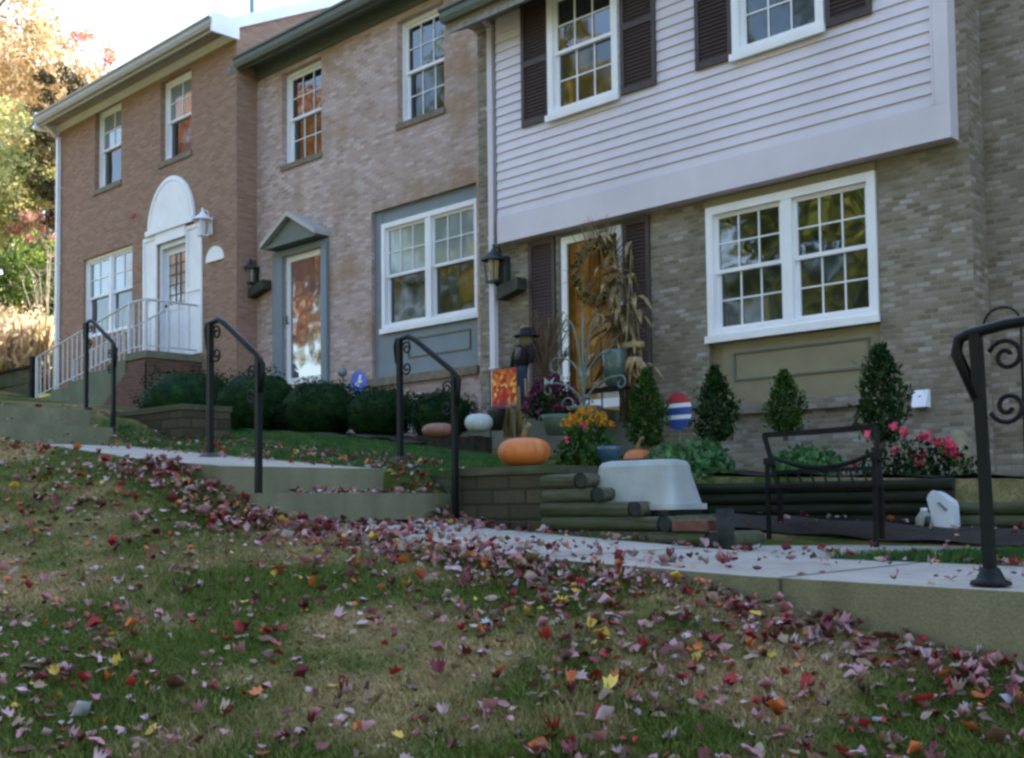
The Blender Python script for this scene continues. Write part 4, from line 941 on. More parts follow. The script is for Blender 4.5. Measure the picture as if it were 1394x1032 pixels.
# mulch bed under the boxwoods
gx = np.linspace(-15.4, -8.9, 40); gy = np.linspace(7.75, 10.55, 10); b = MB()
for i in range(39):
    for j in range(9):
        if gx[i] > -10.0 and gy[j] > 9.7: continue
        b.quad(*[(x_, y_, HZ(x_, y_)+.045+.02*math.sin(x_*9)*math.sin(y_*7)) for x_, y_ in ((gx[i], gy[j]), (gx[i+1], gy[j]), (gx[i+1], gy[j+1]), (gx[i], gy[j+1]))])
tag(b.build('mulch_shade_bed', 'soil'), kind='structure')
for (xa, xb, ya, yb) in ((-6.4, .5, 7.86, 9.98), (-5.0, 0.5, 7.05, 7.76)):  # strip before the timber wall: dark sheet standing in for shade around the bench
    gx = np.linspace(xa, xb, 50); gy = np.linspace(ya, yb, 12); b = MB()
    for i in range(49):
        for j in range(11):
            b.quad(*[(x_, y_, HZ(x_, y_)+.022+.012*math.sin(x_*9)*math.sin(y_*7)) for x_, y_ in ((gx[i], gy[j]), (gx[i+1], gy[j]), (gx[i+1], gy[j+1]), (gx[i], gy[j+1]))])
    tag(b.build('mulch_shade_bed', 'soil'), kind='structure')
# bed edging in front of boxwoods
b = MB(); pa, pb = onZ(250, 604, 0), None
k = 0; P0, P1 = onY(245, 603, 7.7), onY(660, 606, 8.1)
eg = MB()
for k in range(46):
    u = k/46; p = P0.lerp(P1, u); q = P0.lerp(P1, u+1/46-.002); dz = random.uniform(-.012, .012)
    eg.hexa([(p.x, p.y, p.z-.2), (q.x, q.y, q.z-.2), (q.x, q.y+.12, q.z-.2), (p.x, p.y+.12, p.z-.2)], [(p.x, p.y, p.z+.09+dz), (q.x, q.y, q.z+.09+dz), (q.x, q.y+.12, q.z+.09+dz), (p.x, p.y+.12, p.z+.09+dz)])
tag(eg.build('bed_edging', M_['soil']), 'low dark block edging along the front of the boxwood bed', 'edging')

# ------------------------------------------------------------------ pumpkins
def pumpkin(px, py, Y, wpx, hpx, mat, label, stem=True, ribs=11, sx=1, lie=False, name='pumpkin'):
    c = onY(px, py, Y); r = (onY(px+wpx/2, py, Y)-onY(px-wpx/2, py, Y)).x/2*.80/sx; h = onY(px, py-hpx, Y).z-c.z
    t = empty(name, c); tag(t, label, 'pumpkin')
    rib = lambda a: .89+.11*abs(math.cos(a*ribs/2+.3*math.sin(a)))**.55+.012*math.sin(2*a+1)
    pr = []
    for k in range(17):
        a = -math.pi/2+math.pi*k/16; q = math.cos(a)**.75 if k not in (0, 16) else 0
        pr.append((r*q, h*.5+h*.5*math.sin(a)*(1-.12*(1-abs(q))*(1 if a > 0 else .3))))
    b = MB(); b.lathe(pr, (c.x, Y, c.z), 66, rib, sx=sx); b.build('fruit', mat, t)
    if stem:
        b = MB(); hs = .34*h+.03
        b.tube([(c.x, Y, c.z+h*.9), (c.x+.005, Y, c.z+h*.9+hs*.4), (c.x+hs*.25, Y, c.z+h*.9+hs*.8), (c.x+hs*.5, Y, c.z+h*.9+hs)], [.030, .018, .015, .018], 7); b.build('stem', 'stem', t)
pumpkin(714, 636, 5.55, 66, 42, 'pumpkin', 'big orange pumpkin with a tall stem on top of the brown block wall')
pumpkin(869, 650, 7.98, 42, 40, 'pumpkin', 'smaller reddish orange pumpkin peeking over the grey tub')
pumpkin(597, 597, 7.8, 40, 22, 'pumpkin_b', 'flat brownish pumpkin lying on the bed edge before the last boxwood', stem=False, sx=1.1)
pumpkin(652, 589, 8.0, 34, 27, 'pumpkin_w', 'pale grey-white pumpkin beside the dark pot and the garden flag', stem=False)
# blue pot
c = onY(829, 632, 6.2); b = MB(); b.lathe([(0, 0), (.06, 0), (.085, .10), (.09, .125), (.08, .125), (.07, .09), (0, .09)], (c.x, 6.2, c.z), 20); tag(b.build('plant_pot', 'bluepot'), 'small blue glazed pot between the yellow mum and the smaller pumpkin', 'pot')
c = onY(676, 586, 8.4); b = MB(); b.lathe([(0, 0), (.065, 0), (.10, .20), (.105, .24), (.09, .24), (.08, .18), (0, .18)], (c.x, 8.4, c.z), 20); tag(b.build('plant_pot', 'terracotta'), 'black plant pot standing below the colourful garden flag', 'pot')

# ------------------------------------------------------------------ grey tub upside down on the timbers
Yu = 5.42; a = onY(822, 694, Yu); bb_ = onY(958, 694, Yu); topz = onY(880, 627, Yu+.2).z; zb = onY(890, 694, Yu).z
xl, xr = onY(797, 690, Yu).x, onY(957, 690, Yu+.34).x; ins = .07
t = empty('plastic_tub', ((xl+xr)/2, Yu, zb)); tag(t, 'upturned grey-white plastic tub with dark slots in its lid, resting on the stacked timbers', 'tub')
b = MB(); y0, y1 = Yu, Yu+.36
def rr_(x0, x1, y0, y1, z, r, n=5):
    pts = []
    for (cx, cy, a0) in ((x1-r, y0+r, -90), (x1-r, y1-r, 0), (x0+r, y1-r, 90), (x0+r, y0+r, 180)):
        for k in range(n+1): q = R(a0+90*k/n); pts.append((cx+r*math.cos(q), cy+r*math.sin(q), z))
    return pts
Hh = topz-zb; rings = [(-.03, 0, .07), (-.03, .035, .07), (-.004, .036, .06), (.035, .75*Hh, .08), (.042, Hh*.88, .07), (.06, Hh*.965, .06), (.095, Hh, .05)]
rg = [rr_(xl+i, xr-i, y0+i, y1-i, zb+z_, r_) for i, z_, r_ in rings]
for A, B in zip(rg, rg[1:]):
    n = len(A)
    for k in range(n): b.quad(A[k], A[(k+1) % n], B[(k+1) % n], B[k])
b.quad(*rg[-1]); b.sm = [True]*len(b.sm); o = b.build('tub_shell', 'tub', t)
b = MB()
for k in range(3):
    b = MB(); b.box(xl+.16+.02*k, xl+.36, y0+.125+.05*k, y0+.15+.05*k, zb+Hh*.985, zb+Hh+.012); b.build('vent_slot', 'blackplastic', t)
b = MB(); b.box(xl+.34, xr-.02, y0+.0, y1, zb-.035, zb-.001)
b.build('base_tray', 'blackplastic', t)

# ------------------------------------------------------------------ bench
c = onY(1118, 735, 7.3)
bt = empty('garden_bench', (0, 0, 0)); tag(bt, 'dark weathered garden bench with curved back rail, in front of the long timber wall', 'bench')
bl, brr = onY(1062, 700, 7.35), onY(1200, 700, 7.1)      # seat rear corners
gz = -.31
pA, pB = Vector((bl.x, bl.y, 0)), Vector((brr.x, brr.y, 0)); ax = (pB-pA).normalized(); fw = Vector((ax.y, -ax.x, 0))*1; fw = (fw+ax*.75).normalized()
zs = onY(1130, 664+40, 7.2).z
zs = gz+.40
tl, tr_ = onY(1040, 584, 7.5), onY(1192, 590, 7.25)
hb = .5*(tl.z+tr_.z)
def bp(p, z): return Vector((p.x, p.y, z))
for q0, q1, nmx in ((pA, tl, 'l'), (pB, tr_, 'r')):
    b = MB(); b.tube([bp(q0, gz), bp(q0, zs), bp(Vector(q1), hb)], .021, 4); b.build('rear_leg', 'wood_dark', bt)
    f_ = q0+fw*.52
    b = MB(); b.tube([bp(f_, gz), bp(f_, zs+.18)], .018, 4); b.build('front_leg', 'wood_dark', bt)
    b = MB(); b.tube([bp(q0.lerp(Vector((q1.x, q1.y, 0)), .4), zs+.19), bp(f_+fw*.04, zs+.19)], [.022, .03], 4); b.build('armrest', 'wood_dark', bt)
b = MB()
for k in range(6): o_ = fw*(.04+.09*k); b.hexa([bp(pA+o_, zs), bp(pB+o_, zs), bp(pB+o_+fw*.07, zs), bp(pA+o_+fw*.07, zs)][::-1], [bp(pA+o_, zs+.025), bp(pB+o_, zs+.025), bp(pB+o_+fw*.07, zs+.025), bp(pA+o_+fw*.07, zs+.025)][::-1])
b.build('seat', 'wood_dark', bt)
b = MB(); T0, T1 = bp(Vector(tl), hb), bp(Vector(tr_), hb)
b.tube([T0, T0.lerp(T1, .5)-Vector((0, 0, .005)), T1], .026, 4); b.build('top_rail', 'wood_dark', bt)
m0, m1 = bp(pA.lerp(Vector((tl.x, tl.y, 0)), .45), zs+(hb-zs)*.45), bp(pB.lerp(Vector((tr_.x, tr_.y, 0)), .45), zs+(hb-zs)*.45)
b = MB(); b.tube([m0+Vector((0, 0, .05))] + [m0.lerp(m1, u)-Vector((0, 0, .09*math.sin(u*math.pi)-.05)) for u in (.2, .35, .5, .65, .8)] + [m1+Vector((0, 0, .05))], .016, 6)
b.tube([m0-Vector((0, 0, .06)), m1-Vector((0, 0, .06))], .018, 4)
for k in range(1, 8): b.tube([m0.lerp(m1, k/8)-Vector((0, 0, .06)), bp(pA.lerp(pB, k/8), zs+.02)], .009, 4)
b.build('back_rail', 'wood_dark', bt)

# ------------------------------------------------------------------ white jug and small bottle near the path
Yj = 7.6; c = onY(1284, 727, Yj); zg = HZ(c.x, Yj)
a = onY(1268, 727, Yj); tp = onY(1279, 675, Yj); s = (onY(1303, 700, Yj).x-onY(1267, 700, Yj).x)
t = empty('plastic_jug', (c.x, Yj, c.z)); tag(t, 'tilted white plastic jug with a moulded handle standing by the timber wall', 'jug')
b = MB(); h_ = tp.z-c.z; wv = s*.5; c0z = c.z; c.z = zg; t.location = c
prof = [((onY(a_, 700, Yj).x-c.x), onY(1284, b_, Yj).z-c0z) for a_, b_ in ((1267, 684), (1270, 677), (1277, 674), (1284, 677), (1299, 688), (1301, 694), (1302, 722), (1299, 727), (1280, 724), (1275, 720))][::-1]
yf, yb = Yj-.06, Yj+.06; pts = [(c.x+x, z+c.z) for x, z in prof]
b.quad(*[(x, yf, z) for x, z in pts]); b.quad(*[(x, yb, z) for x, z in pts][::-1])
for (p, q) in zip(pts, pts[1:]+pts[:1]): b.quad((p[0], yf, p[1]), (q[0], yf, q[1]), (q[0], yb, q[1]), (p[0], yb, p[1]))
b.build('jug_body', 'plastic_white', t, bevel=.015)
b = MB(); b.tube([(c.x+wv*.0, yf-.004, c.z+.72*h_), (c.x+wv*.62, yf-.004, c.z+.52*h_)], .010, 6); b.build('handle_slot', simple('slot_shadow_grey', (.16, .18, .24), .6, .1), t)
b = MB(); b.tube([(c.x-.62*wv, Yj, c.z+.93*h_), (c.x-.72*wv, Yj, c.z+1.02*h_)], .016, 10); b.build('cap', 'plastic_white', t)
c = onY(1259, 727, Yj-.05); b = MB(); h_ = onY(1259, 697, Yj-.05).z-c.z; c.z = HZ(c.x, Yj-.05)
t = empty('plastic_bottle', c); tag(t, 'small cloudy plastic bottle with dark contents left of the white jug', 'bottle')
b.lathe([(0, 0), (.055, 0), (.06, .02), (.058, h_*.55), (.03, h_*.8), (.022, h_*.86)], (c.x, Yj-.05, c.z), 16); b.build('bottle_body', 'plastic_olive', t)
b = MB(); b.lathe([(.024, h_*.86), (.024, h_*.98), (0, h_)], (c.x, Yj-.05, c.z), 12); b.build('cap', 'plastic_white', t)
b = MB(); b.tube([(c.x+.03, Yj-.10, c.z+.01), (c.x+.055, Yj-.11, c.z+h_*.6)], .02, 8); b.build('trigger_grip', 'blackplastic', t)

# ------------------------------------------------------------------ signs
def disc_sign(px, py, Y, r, stripes, label, post, n=28, sy=1, marks=None):
    c = onY(px, py, Y); t = empty('yard_sign', (c.x, Y, c.z-.6)); tag(t, label, 'sign')
    mats = []; b = MB(); zc = c.z
    for i, (z0, z1, mt) in enumerate(stripes):
        z0, z1 = z0*r*sy, z1*r*sy; K = 8; b.cur = i
        L = [(-math.sqrt(max(0, 1-((z0+(z1-z0)*k/K)/(r*sy))**2))*r, z0+(z1-z0)*k/K) for k in range(K+1)]
        pts = L+[(-x, z) for x, z in L[::-1]]
        b.quad(*[(c.x+x, Y-.012, zc+z) for x, z in pts][::-1] if False else [(c.x+x, Y-.012, zc+z) for x, z in pts[::-1]])
        mats.append(mt)
    b.cur = 0
    P = [(c.x+r*math.cos(2*math.pi*k/n), zc+r*sy*math.sin(2*math.pi*k/n)) for k in range(n)]
    b.cur = len(mats); mats.append('blackplastic')
    b.quad(*[(x, Y, z) for x, z in P]);
    for (p, q) in zip(P, P[1:]+P[:1]): b.quad((p[0], Y-.012, p[1]), (q[0], Y-.012, q[1]), (q[0], Y, q[1]), (p[0], Y, p[1]))
    b.build('sign_face', mats, t)
    b = MB(); b.tube([(c.x, Y+.012, zc-r*sy-.45), (c.x, Y+.012, zc)], .010, 6); b.build('sign_post', post, t)
    return t, c
disc_sign(924, 560, 8.7, .155, [(-1, -.42, 'sign_blue'), (-.42, -.2, 'white'), (-.2, .2, 'sign_blue'), (.2, .42, 'white'), (.42, 1, 'cap_red')], 'round yard sign striped red, white and blue, between the arborvitae and the dark bush', 'cream', sy=1.15)
t, c = disc_sign(489, 521, 9.3, .17, [(-1, 1, 'sign_blue2')], 'blue octagonal yard sign with a slanted white mark, among the boxwoods', 'greyblue', n=8, sy=1.0)
b = MB(); b.quad((c.x-.05, 9.286, c.z-.08), (c.x+.00, 9.286, c.z-.08), (c.x+.07, 9.286, c.z+.10), (c.x+.02, 9.286, c.z+.10)); b.quad((c.x-.07, 9.2855, c.z-.03), (c.x+.08, 9.2855, c.z-.0), (c.x+.08, 9.2855, c.z+.03), (c.x-.07, 9.2855, c.z+.0)); b.build('sign_mark', 'white', t)
# metal ornament left of it
t = empty('garden_ornament', onY(468, 545, 9.2)); tag(t, 'small grey metal garden ornament left of the blue yard sign', 'ornament'); c = onY(468, 545, 9.2)
b = MB(); b.tube([(c.x, 9.2, c.z-.2), (c.x, 9.2, c.z+.2), (c.x-.03, 9.2, c.z+.36)], .012, 6); b.build('stake', 'dark_metal', t)
b = MB(); b.lathe([(0, -.07), (.05, -.05), (.07, 0), (.05, .05), (0, .07)], (c.x-.03, 9.2, c.z+.38), 12); b.tube([(c.x-.15, 9.2, c.z+.16), (c.x, 9.2, c.z+.22), (c.x+.15, 9.2, c.z+.13)], .03, 6); b.build('figure', simple('grey_pewter', (.17, .2, .2), .5, .3), t)

# garden flag: autumn leaf print
fl, = [rect(669.5, 703, 503, 501, 557, 554, 8.35)]
t = empty('garden_flag', (fl[0], 8.35, fl[2]-.4)); tag(t, 'small garden flag printed with red, orange and yellow autumn leaves, beside the scarecrow', 'flag')
mt, n, p = nodes('autumn_leaf_print'); tc = N(n, 'ShaderNodeTexCoord')
v1 = N(n, 'ShaderNodeTexVoronoi', Scale=24.0); v1.inputs['Randomness'].default_value = 1; n.links.new(tc.outputs['Object'], v1.inputs['Vector'])
sp = N(n, 'ShaderNodeSeparateColor'); n.links.new(v1.outputs['Color'], sp.inputs[0])
cc = ramp(n, sp.outputs[0], [(0, (.45, .03, .02)), (.25, (.62, .14, .02)), (.5, (.75, .38, .04)), (.7, (.5, .05, .02)), (.85, (.8, .5, .12)), (1, (.12, .06, .12))], 'CONSTANT')
sz = N(n, 'ShaderNodeSeparateXYZ'); n.links.new(tc.outputs['Object'], sz.inputs[0])
mr = N(n, 'ShaderNodeMapRange'); n.links.new(sz.outputs[2], mr.inputs[0]); hgt = fl[3]-fl[2]; mr.inputs[1].default_value = .4; mr.inputs[2].default_value = .4+hgt
cc = mixc(n, ramp(n, mr.outputs[0], [(0, (.9, .9, .9)), (.22, (0, 0, 0)), (.8, (0, 0, 0)), (1, (.85, .85, .85))]), cc, mixc(n, ramp(n, mr.outputs[0], [(.4, (0, 0, 0)), (.6, (1, 1, 1))]), (.10, .04, .10), (.35, .02, .02)))
n.links.new(cc, p.inputs['Base Color']); p.inputs['Roughness'].default_value = .85
b = MB(); K = 14
for k in range(K):
    xa, xb = fl[0]+(fl[1]-fl[0])*k/K, fl[0]+(fl[1]-fl[0])*(k+1)/K; w1, w2 = .012*math.sin(k*.9), .012*math.sin((k+1)*.9)
    b.quad((xa, 8.35+w1, fl[2]), (xb, 8.35+w2, fl[2]), (xb, 8.35+w2*.4, fl[3]), (xa, 8.35+w1*.4, fl[3]))
b.sm = [True]*len(b.sm); b.build('flag_cloth', mt, t)
b = MB(); b.tube([(fl[1]+.03, 8.36, fl[3]+.01), (fl[0]-.03, 8.36, fl[3]+.01), (fl[0]-.035, 8.36, fl[2]-.5)], .007, 6); b.build('flag_stand', 'iron', t)
# straw bundle stakes behind flag
t = empty('straw_bundle', onY(697, 585, 8.6)); tag(t, 'tan straw stalks standing under the flag by the scarecrow', 'straw')
c = onY(700, 588, 8.6); b = MB()
for k in range(26): x = c.x+random.uniform(-.16, .18); b.tube([(x, 8.6+random.uniform(-.06, .06), c.z-.05), (x+random.uniform(-.05, .05), 8.6, c.z+random.uniform(.25, .62))], .011, 5)
b.build('stalks', 'straw', t)
# scarecrow
Ys = 8.7; c = onY(712, 570, Ys); hd = onY(716, 463, Ys)
t = empty('scarecrow', c); tag(t, 'thin scarecrow in black hat, black jacket and blue jeans left of the brown shutter', 'scarecrow')
def P3(px, py, dy=0): q = onY(px, py, Ys); return Vector((q.x, Ys+dy, q.z))
b = MB(); b.tube([P3(705, 600), P3(711, 560), P3(714, 500), P3(716, 470)], .014, 6); b.build('pole', 'stem', t)
b = MB(); b.tube([P3(712, 556), P3(710, 535), P3(709, 510), P3(710, 494)], [.055, .065, .07, .075], 10); b.tube([P3(701, 556), P3(705, 530), P3(708, 505)], [.04, .05, .055], 10); b.build('jeans', 'denim', t)
b = MB(); b.tube([P3(710, 498), P3(711, 485), P3(713, 474), P3(715, 470)], [.075, .09, .095, .05], 12); b.tube([P3(707, 474), P3(701, 484), P3(697, 500)], [.05, .04, .03], 8); b.tube([P3(718, 473), P3(724, 481), P3(722, 494)], [.05, .04, .03], 8); b.build('jacket', 'blackcloth', t)
b = MB(); b.tube([P3(711, 490, -.09), P3(714, 474, -.09)], [.03, .035], 8); b.build('shirt', simple('faded_plaid', (.14, .10, .11), .9, .3, 40), t)
b = MB(); b.lathe([(0, -.09), (.05, -.08), (.08, -.02), (.075, .05), (.04, .09), (0, .1)], P3(716, 463), 14); b.build('head', simple('burlap', (.16, .14, .07), .9, .3, 40, .4), t)
b = MB(); b.lathe([(.14, -.012), (.14, .0), (.075, .01), (.07, .07), (.04, .09), (0, .09)], P3(717, 457), 16); b.build('hat', 'blackcloth', t)
# brown ornamental grass behind purple mum
c = onY(745, 570, 8.9); n = 230; a = rng.uniform(0, 2*math.pi, n); sp_ = rng.uniform(.05, .5, n); vs_ = []
b = MB()
for k in range(120):
    a = random.uniform(0, 2*math.pi); s_ = random.uniform(.05, .38); hh = random.uniform(.65, 1.15)
    b.tube([(c.x, 8.9, c.z), (c.x+s_*.35*math.cos(a), 8.9+s_*.3*math.sin(a), c.z+hh*.7), (c.x+s_*math.cos(a), 8.9+s_*.6*math.sin(a), c.z+hh), (c.x+s_*1.35*math.cos(a), 8.9+s_*.9*math.sin(a), c.z+hh*.93)], [.004, .003, .006, .002], 3, caps=False)
tag(b.build('ornamental_grass', 'twig'), 'wispy reddish brown fountain grass in front of the left door shutter', 'grass plant')

# scrollwork plant stand
Yq = 8.1; t = empty('scrollwork_stand', onY(797, 572, Yq)); tag(t, 'verdigris scrollwork metal trellis in front of the oak door, curling out like a fountain', 'trellis')
c = onY(795, 552, Yq); top = onY(797, 425, Yq); Hs = top.z-c.z
ver = simple('verdigris_metal', (.13, .17, .14), .6, .3, 20, .2)
def stem(dx, bend, curl, hgt, name='scroll'):
    pts = [Vector((c.x, Yq, c.z))]
    for k in range(1, 9): u = k/8; pts.append(Vector((c.x+dx*u**bend, Yq, c.z+hgt*math.sin(u*math.pi/2))))
    e = pts[-1]; sgn = 1 if dx > 0 else -1
    for k in range(1, 15): a = math.pi/2-k*.42; r_ = curl*(1-k/18); pts.append(Vector((e.x+sgn*r_*math.cos(a), Yq, e.z-curl+r_*math.sin(a))))
    b = MB(); b.tube(pts, .009, 6); b.build(name, ver, t)
for dx, bend, curl, hf in ((.34, 2.2, .09, .55), (-.34, 2.2, .09, .55), (.2, 1.6, .07, .95), (-.2, 1.6, .07, .95), (.44, 1.5, .07, .28), (-.44, 1.5, .07, .28)): stem(dx, bend, curl, Hs*hf)
b = MB(); b.tube([(c.x, Yq, c.z-.25), (c.x, Yq, c.z+Hs)], [.016, .010], 6); b.build('centre_rod', ver, t)
b = MB(); b.tube([(c.x+.17*math.cos(k), Yq+.12*math.sin(k), c.z-.02) for k in np.linspace(0, 2*math.pi, 20)], .012, 6); b.tube(spiral((c.x+.1, Yq-.1, c.z+.0), .09, 1, 1, 1, 0), .009, 6); b.tube(spiral((c.x-.1, Yq-.1, c.z+.0), .09, -1, 1, 1, 0), .009, 6); b.build('ring', ver, t)
b = MB()
for (px, py) in ((770, 515), (797, 508), (748, 520)):
    q = onY(px, py, Yq); b.quad(q, q+Vector((.07, 0, .05)), q+Vector((.05, -.02, -.03))); b.quad(q, q+Vector((-.07, 0, .05)), q+Vector((-.05, -.02, -.03)))
b.build('butterfly', simple('pale_butterfly', (.22, .26, .24), .5, .2), t)
# planter below
c = onY(762, 592, 8.05); b = MB(); b.lathe([(0, 0), (.13, 0), (.17, .16), (.18, .19), (.16, .19), (.14, .12), (0, .12)], (c.x, 8.05, c.z), 22); tag(b.build('planter', simple('green_planter', (.07, .12, .09), .6, .3)), 'low green planter under the purple mum and scrollwork trellis', 'planter')

# black side table with hurricane glass
Yq = 9.3; c = onY(833, 556, Yq); zt = onY(833, 528, Yq).z
t = empty('side_table', (c.x, Yq, c.z)); tag(t, 'small black metal side table standing in front of the oak door', 'table')
b = MB(); b.box(c.x-.27, c.x+.25, Yq-.14, Yq+.14, zt-.02, zt); b.box(c.x-.26, c.x+.24, Yq-.13, Yq-.12, zt-.06, zt-.02); b.build('tabletop', 'iron', t)
zf = z0 if False else c.z-.10
for sx in (-.22, .20):
    for sy in (-.11, .11): b = MB(); b.tube([(c.x+sx, Yq+sy, zs if False else zf), (c.x+sx, Yq+sy, zt-.02)], .010, 5); b.build('leg', 'iron', t)
t = empty('glass_lantern', (c.x+.02, Yq, zt)); tag(t, 'tall grey-green glass hurricane vase on the black side table', 'vase')
c2 = onY(835, 528, Yq); b = MB(); b.lathe([(.05, .004), (.10, .03), (.12, .20), (.14, .38), (.13, .40), (.12, .38), (.10, .2), (0, .04)], (c2.x+.02, Yq, zt), 22); b.build('glass_body', 'greenglass', t)
b = MB(); b.lathe([(0, .006), (.035, .006), (.035, .18), (0, .18)], (c2.x+.02, Yq, zt+.04), 12); b.build('candle', 'cream', t)

# corn stalks
t = empty('corn_stalks', onY(865, 560, 9.55)); tag(t, 'tall bundle of dried tan corn stalks leaning against the right side of the door', 'corn stalks')
Yq = 9.5; base = onY(862, 575, Yq); b = MB(); lv = []
for k in range(15):
    tp = onY(random.choice([812, 824, 836, 842, 850, 856, 862])+random.uniform(-6, 6), random.uniform(312, 420), Yq+random.uniform(-.05, .25))
    bs = Vector((base.x+random.uniform(-.14, .2), Yq+random.uniform(-.1, .1), base.z)); md = bs.lerp(tp, .55)+Vector((.05, -.05, 0))
    b.tube([bs, md, tp], [.014, .011, .005], 6)
    for j in range(8):
        p = bs.lerp(tp, random.uniform(.25, 1)); a = random.uniform(0, 2*math.pi); L = random.uniform(.2, .38); wd = random.uniform(.018, .036)
        d1 = Vector((math.cos(a), math.sin(a)*.5-.25, .5)); d2 = Vector((math.cos(a)*.8, math.sin(a)*.4-.2, -.9)); sd_ = Vector((-math.sin(a), math.cos(a), .3)).normalized()*wd
        q0, q1, q2, q3 = p, p+d1*L*.35, p+d1*L*.5+d2*L*.3, p+d1*L*.5+d2*L*.85
        lv += [q0-sd_*.4, q0+sd_*.4, q1+sd_, q1-sd_, q1-sd_, q1+sd_, q2+sd_*.9, q2-sd_*.9, q2-sd_*.9, q2+sd_*.9, q3+sd_*.1, q3-sd_*.1]
b.build('stalk', 'cornleaf', t); np_mesh('husks', np.array([tuple(q) for q in lv]), len(lv)//4, 'cornleaf', t)
b = MB(); q = onY(862, 470, Yq-.05); b.lathe([(.13, -.03), (.14, 0), (.13, .03)], q, 14, sy=.6); b.build('twine', 'straw', t)
b = MB()
for k in range(22):
    q = onY(864+random.uniform(-9, 9), 486, Yq-.14); e = q+Vector((random.uniform(-.2, .2), random.uniform(-.05, .05), -random.uniform(.15, .35))); b.tube([q, q.lerp(e, .5)+Vector((0, 0, .02)), e], [.006, .014, .003], 5)
b.build('corn_husk_fan', simple('pale_husk', (.40, .28, .13), .9, .3), t)
# wreath
Yq = D3-.10; c = onY(814, 372, Yq); t = empty('wreath', (c.x, Yq, c.z)); tag(t, 'twiggy wreath with green leaves and stray twigs hanging on the front door', 'wreath')
P = []; b = MB(); Rw = .30
for k in range(70):
    a0 = random.uniform(0, 2*math.pi); r0 = Rw*random.uniform(.8, 1.15)
    b.tube([(c.x+(r0+random.uniform(-.02, .02))*math.cos(a0+j*.3), Yq-.03+random.uniform(-.03, .03), c.z+r0*1.1*math.sin(a0+j*.3)) for j in range(6)], .005, 4, caps=False)
for k in range(150):
    a0 = random.gauss(1.2, .9); r0 = Rw*.9; L = random.uniform(.12, .42)
    p = Vector((c.x+.03+r0*math.cos(a0)*.8, Yq-.04, c.z+r0*math.sin(a0))); b.tube([p, p+Vector((math.cos(a0)*L*.7, random.uniform(-.08, .0), math.sin(a0)*L))], [.005, .002], 4, caps=False)
b.build('twigs', 'cornleaf', t)
a = rng.uniform(0, 2*math.pi, 420); rr2 = Rw*rng.uniform(.8, 1.2, 420); P = np.stack([c.x+rr2*np.cos(a), Yq-.05+rng.normal(size=420)*.03, c.z+rr2*1.1*np.sin(a)], 1)
np_mesh('wreath_leaves', leaf_quads(P, .05, .5), 420, 'darkstem', t)
P = np.stack([c.x+rr2[:60]*np.cos(a[:60]), Yq-.09+rng.normal(size=60)*.02, c.z+rr2[:60]*1.1*np.sin(a[:60])], 1); np_mesh('wreath_petals', leaf_quads(P, .04, .8), 60, 'yellow', t)

# ------------------------------------------------------------------ trees
def tree(name, base, h, crown_r, mat, label, group=None, nclump=90, per=120, leaf=.30, cr=None, trunk=.22, low=.25, cat='tree', conical=False):
    base = Vector(base); t = empty(name, base); tag(t, label, cat, group)
    zc = base.z+h*(low+(1-low)*.5); rz = h*(1-low)*.5
    shp = None
    if conical:
        def shp(cc):
            u = np.clip((cc[:, 2]-(zc-rz))/(2*rz), 0, 1); f = (1-u*.85)
            cc[:, 0] = base.x+(cc[:, 0]-base.x)*f*1.2; cc[:, 1] = base.y+(cc[:, 1]-base.y)*f*1.2; return cc
    cr = cr or crown_r*.28
    clump_cloud((base.x, base.y, zc), (crown_r, crown_r, rz), nclump, per, cr, leaf, mat, 'crown', t, .42, shape=shp)
    b = MB(); p = [base-Vector((0, 0, .4)), base+Vector((.1, 0, h*.2)), base+Vector((-.15, .1, h*.45)), base+Vector((.05, 0, h*.8))]
    b.tube(p, [trunk, trunk*.8, trunk*.5, trunk*.15], 9)
    for k in range(9):
        a = k*2.4; z = h*(.22+.06*k); s_ = base+Vector((0, 0, z)); L = crown_r*.75
        b.tube([s_, s_+Vector((math.cos(a)*L*.5, math.sin(a)*L*.5, h*.07)), s_+Vector((math.cos(a)*L, math.sin(a)*L, h*.18))], [trunk*.35, trunk*.2, trunk*.06], 6)
    b.build('trunk', 'bark', t); return t
def at(px, dist):
    d = ray(px, 690); q = Vector((d.x, d.y, 0)).normalized()*dist; return (q.x, q.y, HZ(q.x, q.y))
GT = 'autumn trees beyond the left end of the row'
tree('maple_tree', at(-22, 38), 7.6, 2.7, 'ty', 'sunlit yellow-green tree at the left edge of the photo', GT, 120, 150, .20)
tree('maple_tree', at(-55, 46), 14.5, 4.6, 'tt', 'tall pale tan autumn tree rising behind the yellow-green one', GT, 130, 130, .26)
tree('maple_tree', at(28, 50), 11.6, 2.3, 'tt', 'pale tan tree in the middle of the far group, thin at its top', GT, 70, 110, .24)
tree('pine_tree', at(84, 37), 8.9, 1.35, 'td', 'dark brownish evergreen tree against the sky beside the house corner', GT, 75, 110, .17, conical=False)
tree('maple_tree', at(60, 36), 4.9, 1.0, 'tp', 'small salmon-coloured tree just left of the white downspout', GT, 40, 110, .15)
tree('maple_tree', at(118, 60), 13.6, 2.6, 'tp', 'pinkish tree top showing over the left end of the gutter', GT, 60, 100, .24)
tree('maple_tree', at(10, 33.5), 3.9, 2.0, 'tg', 'low dark green tree above the tall tan grass', GT, 80, 120, .13, low=.1)
tree('maple_tree', at(66, 34.5), 3.6, 1.1, 'tg', 'small green tree close to the downspout above the tan grass', GT, 45, 110, .13, low=.1)
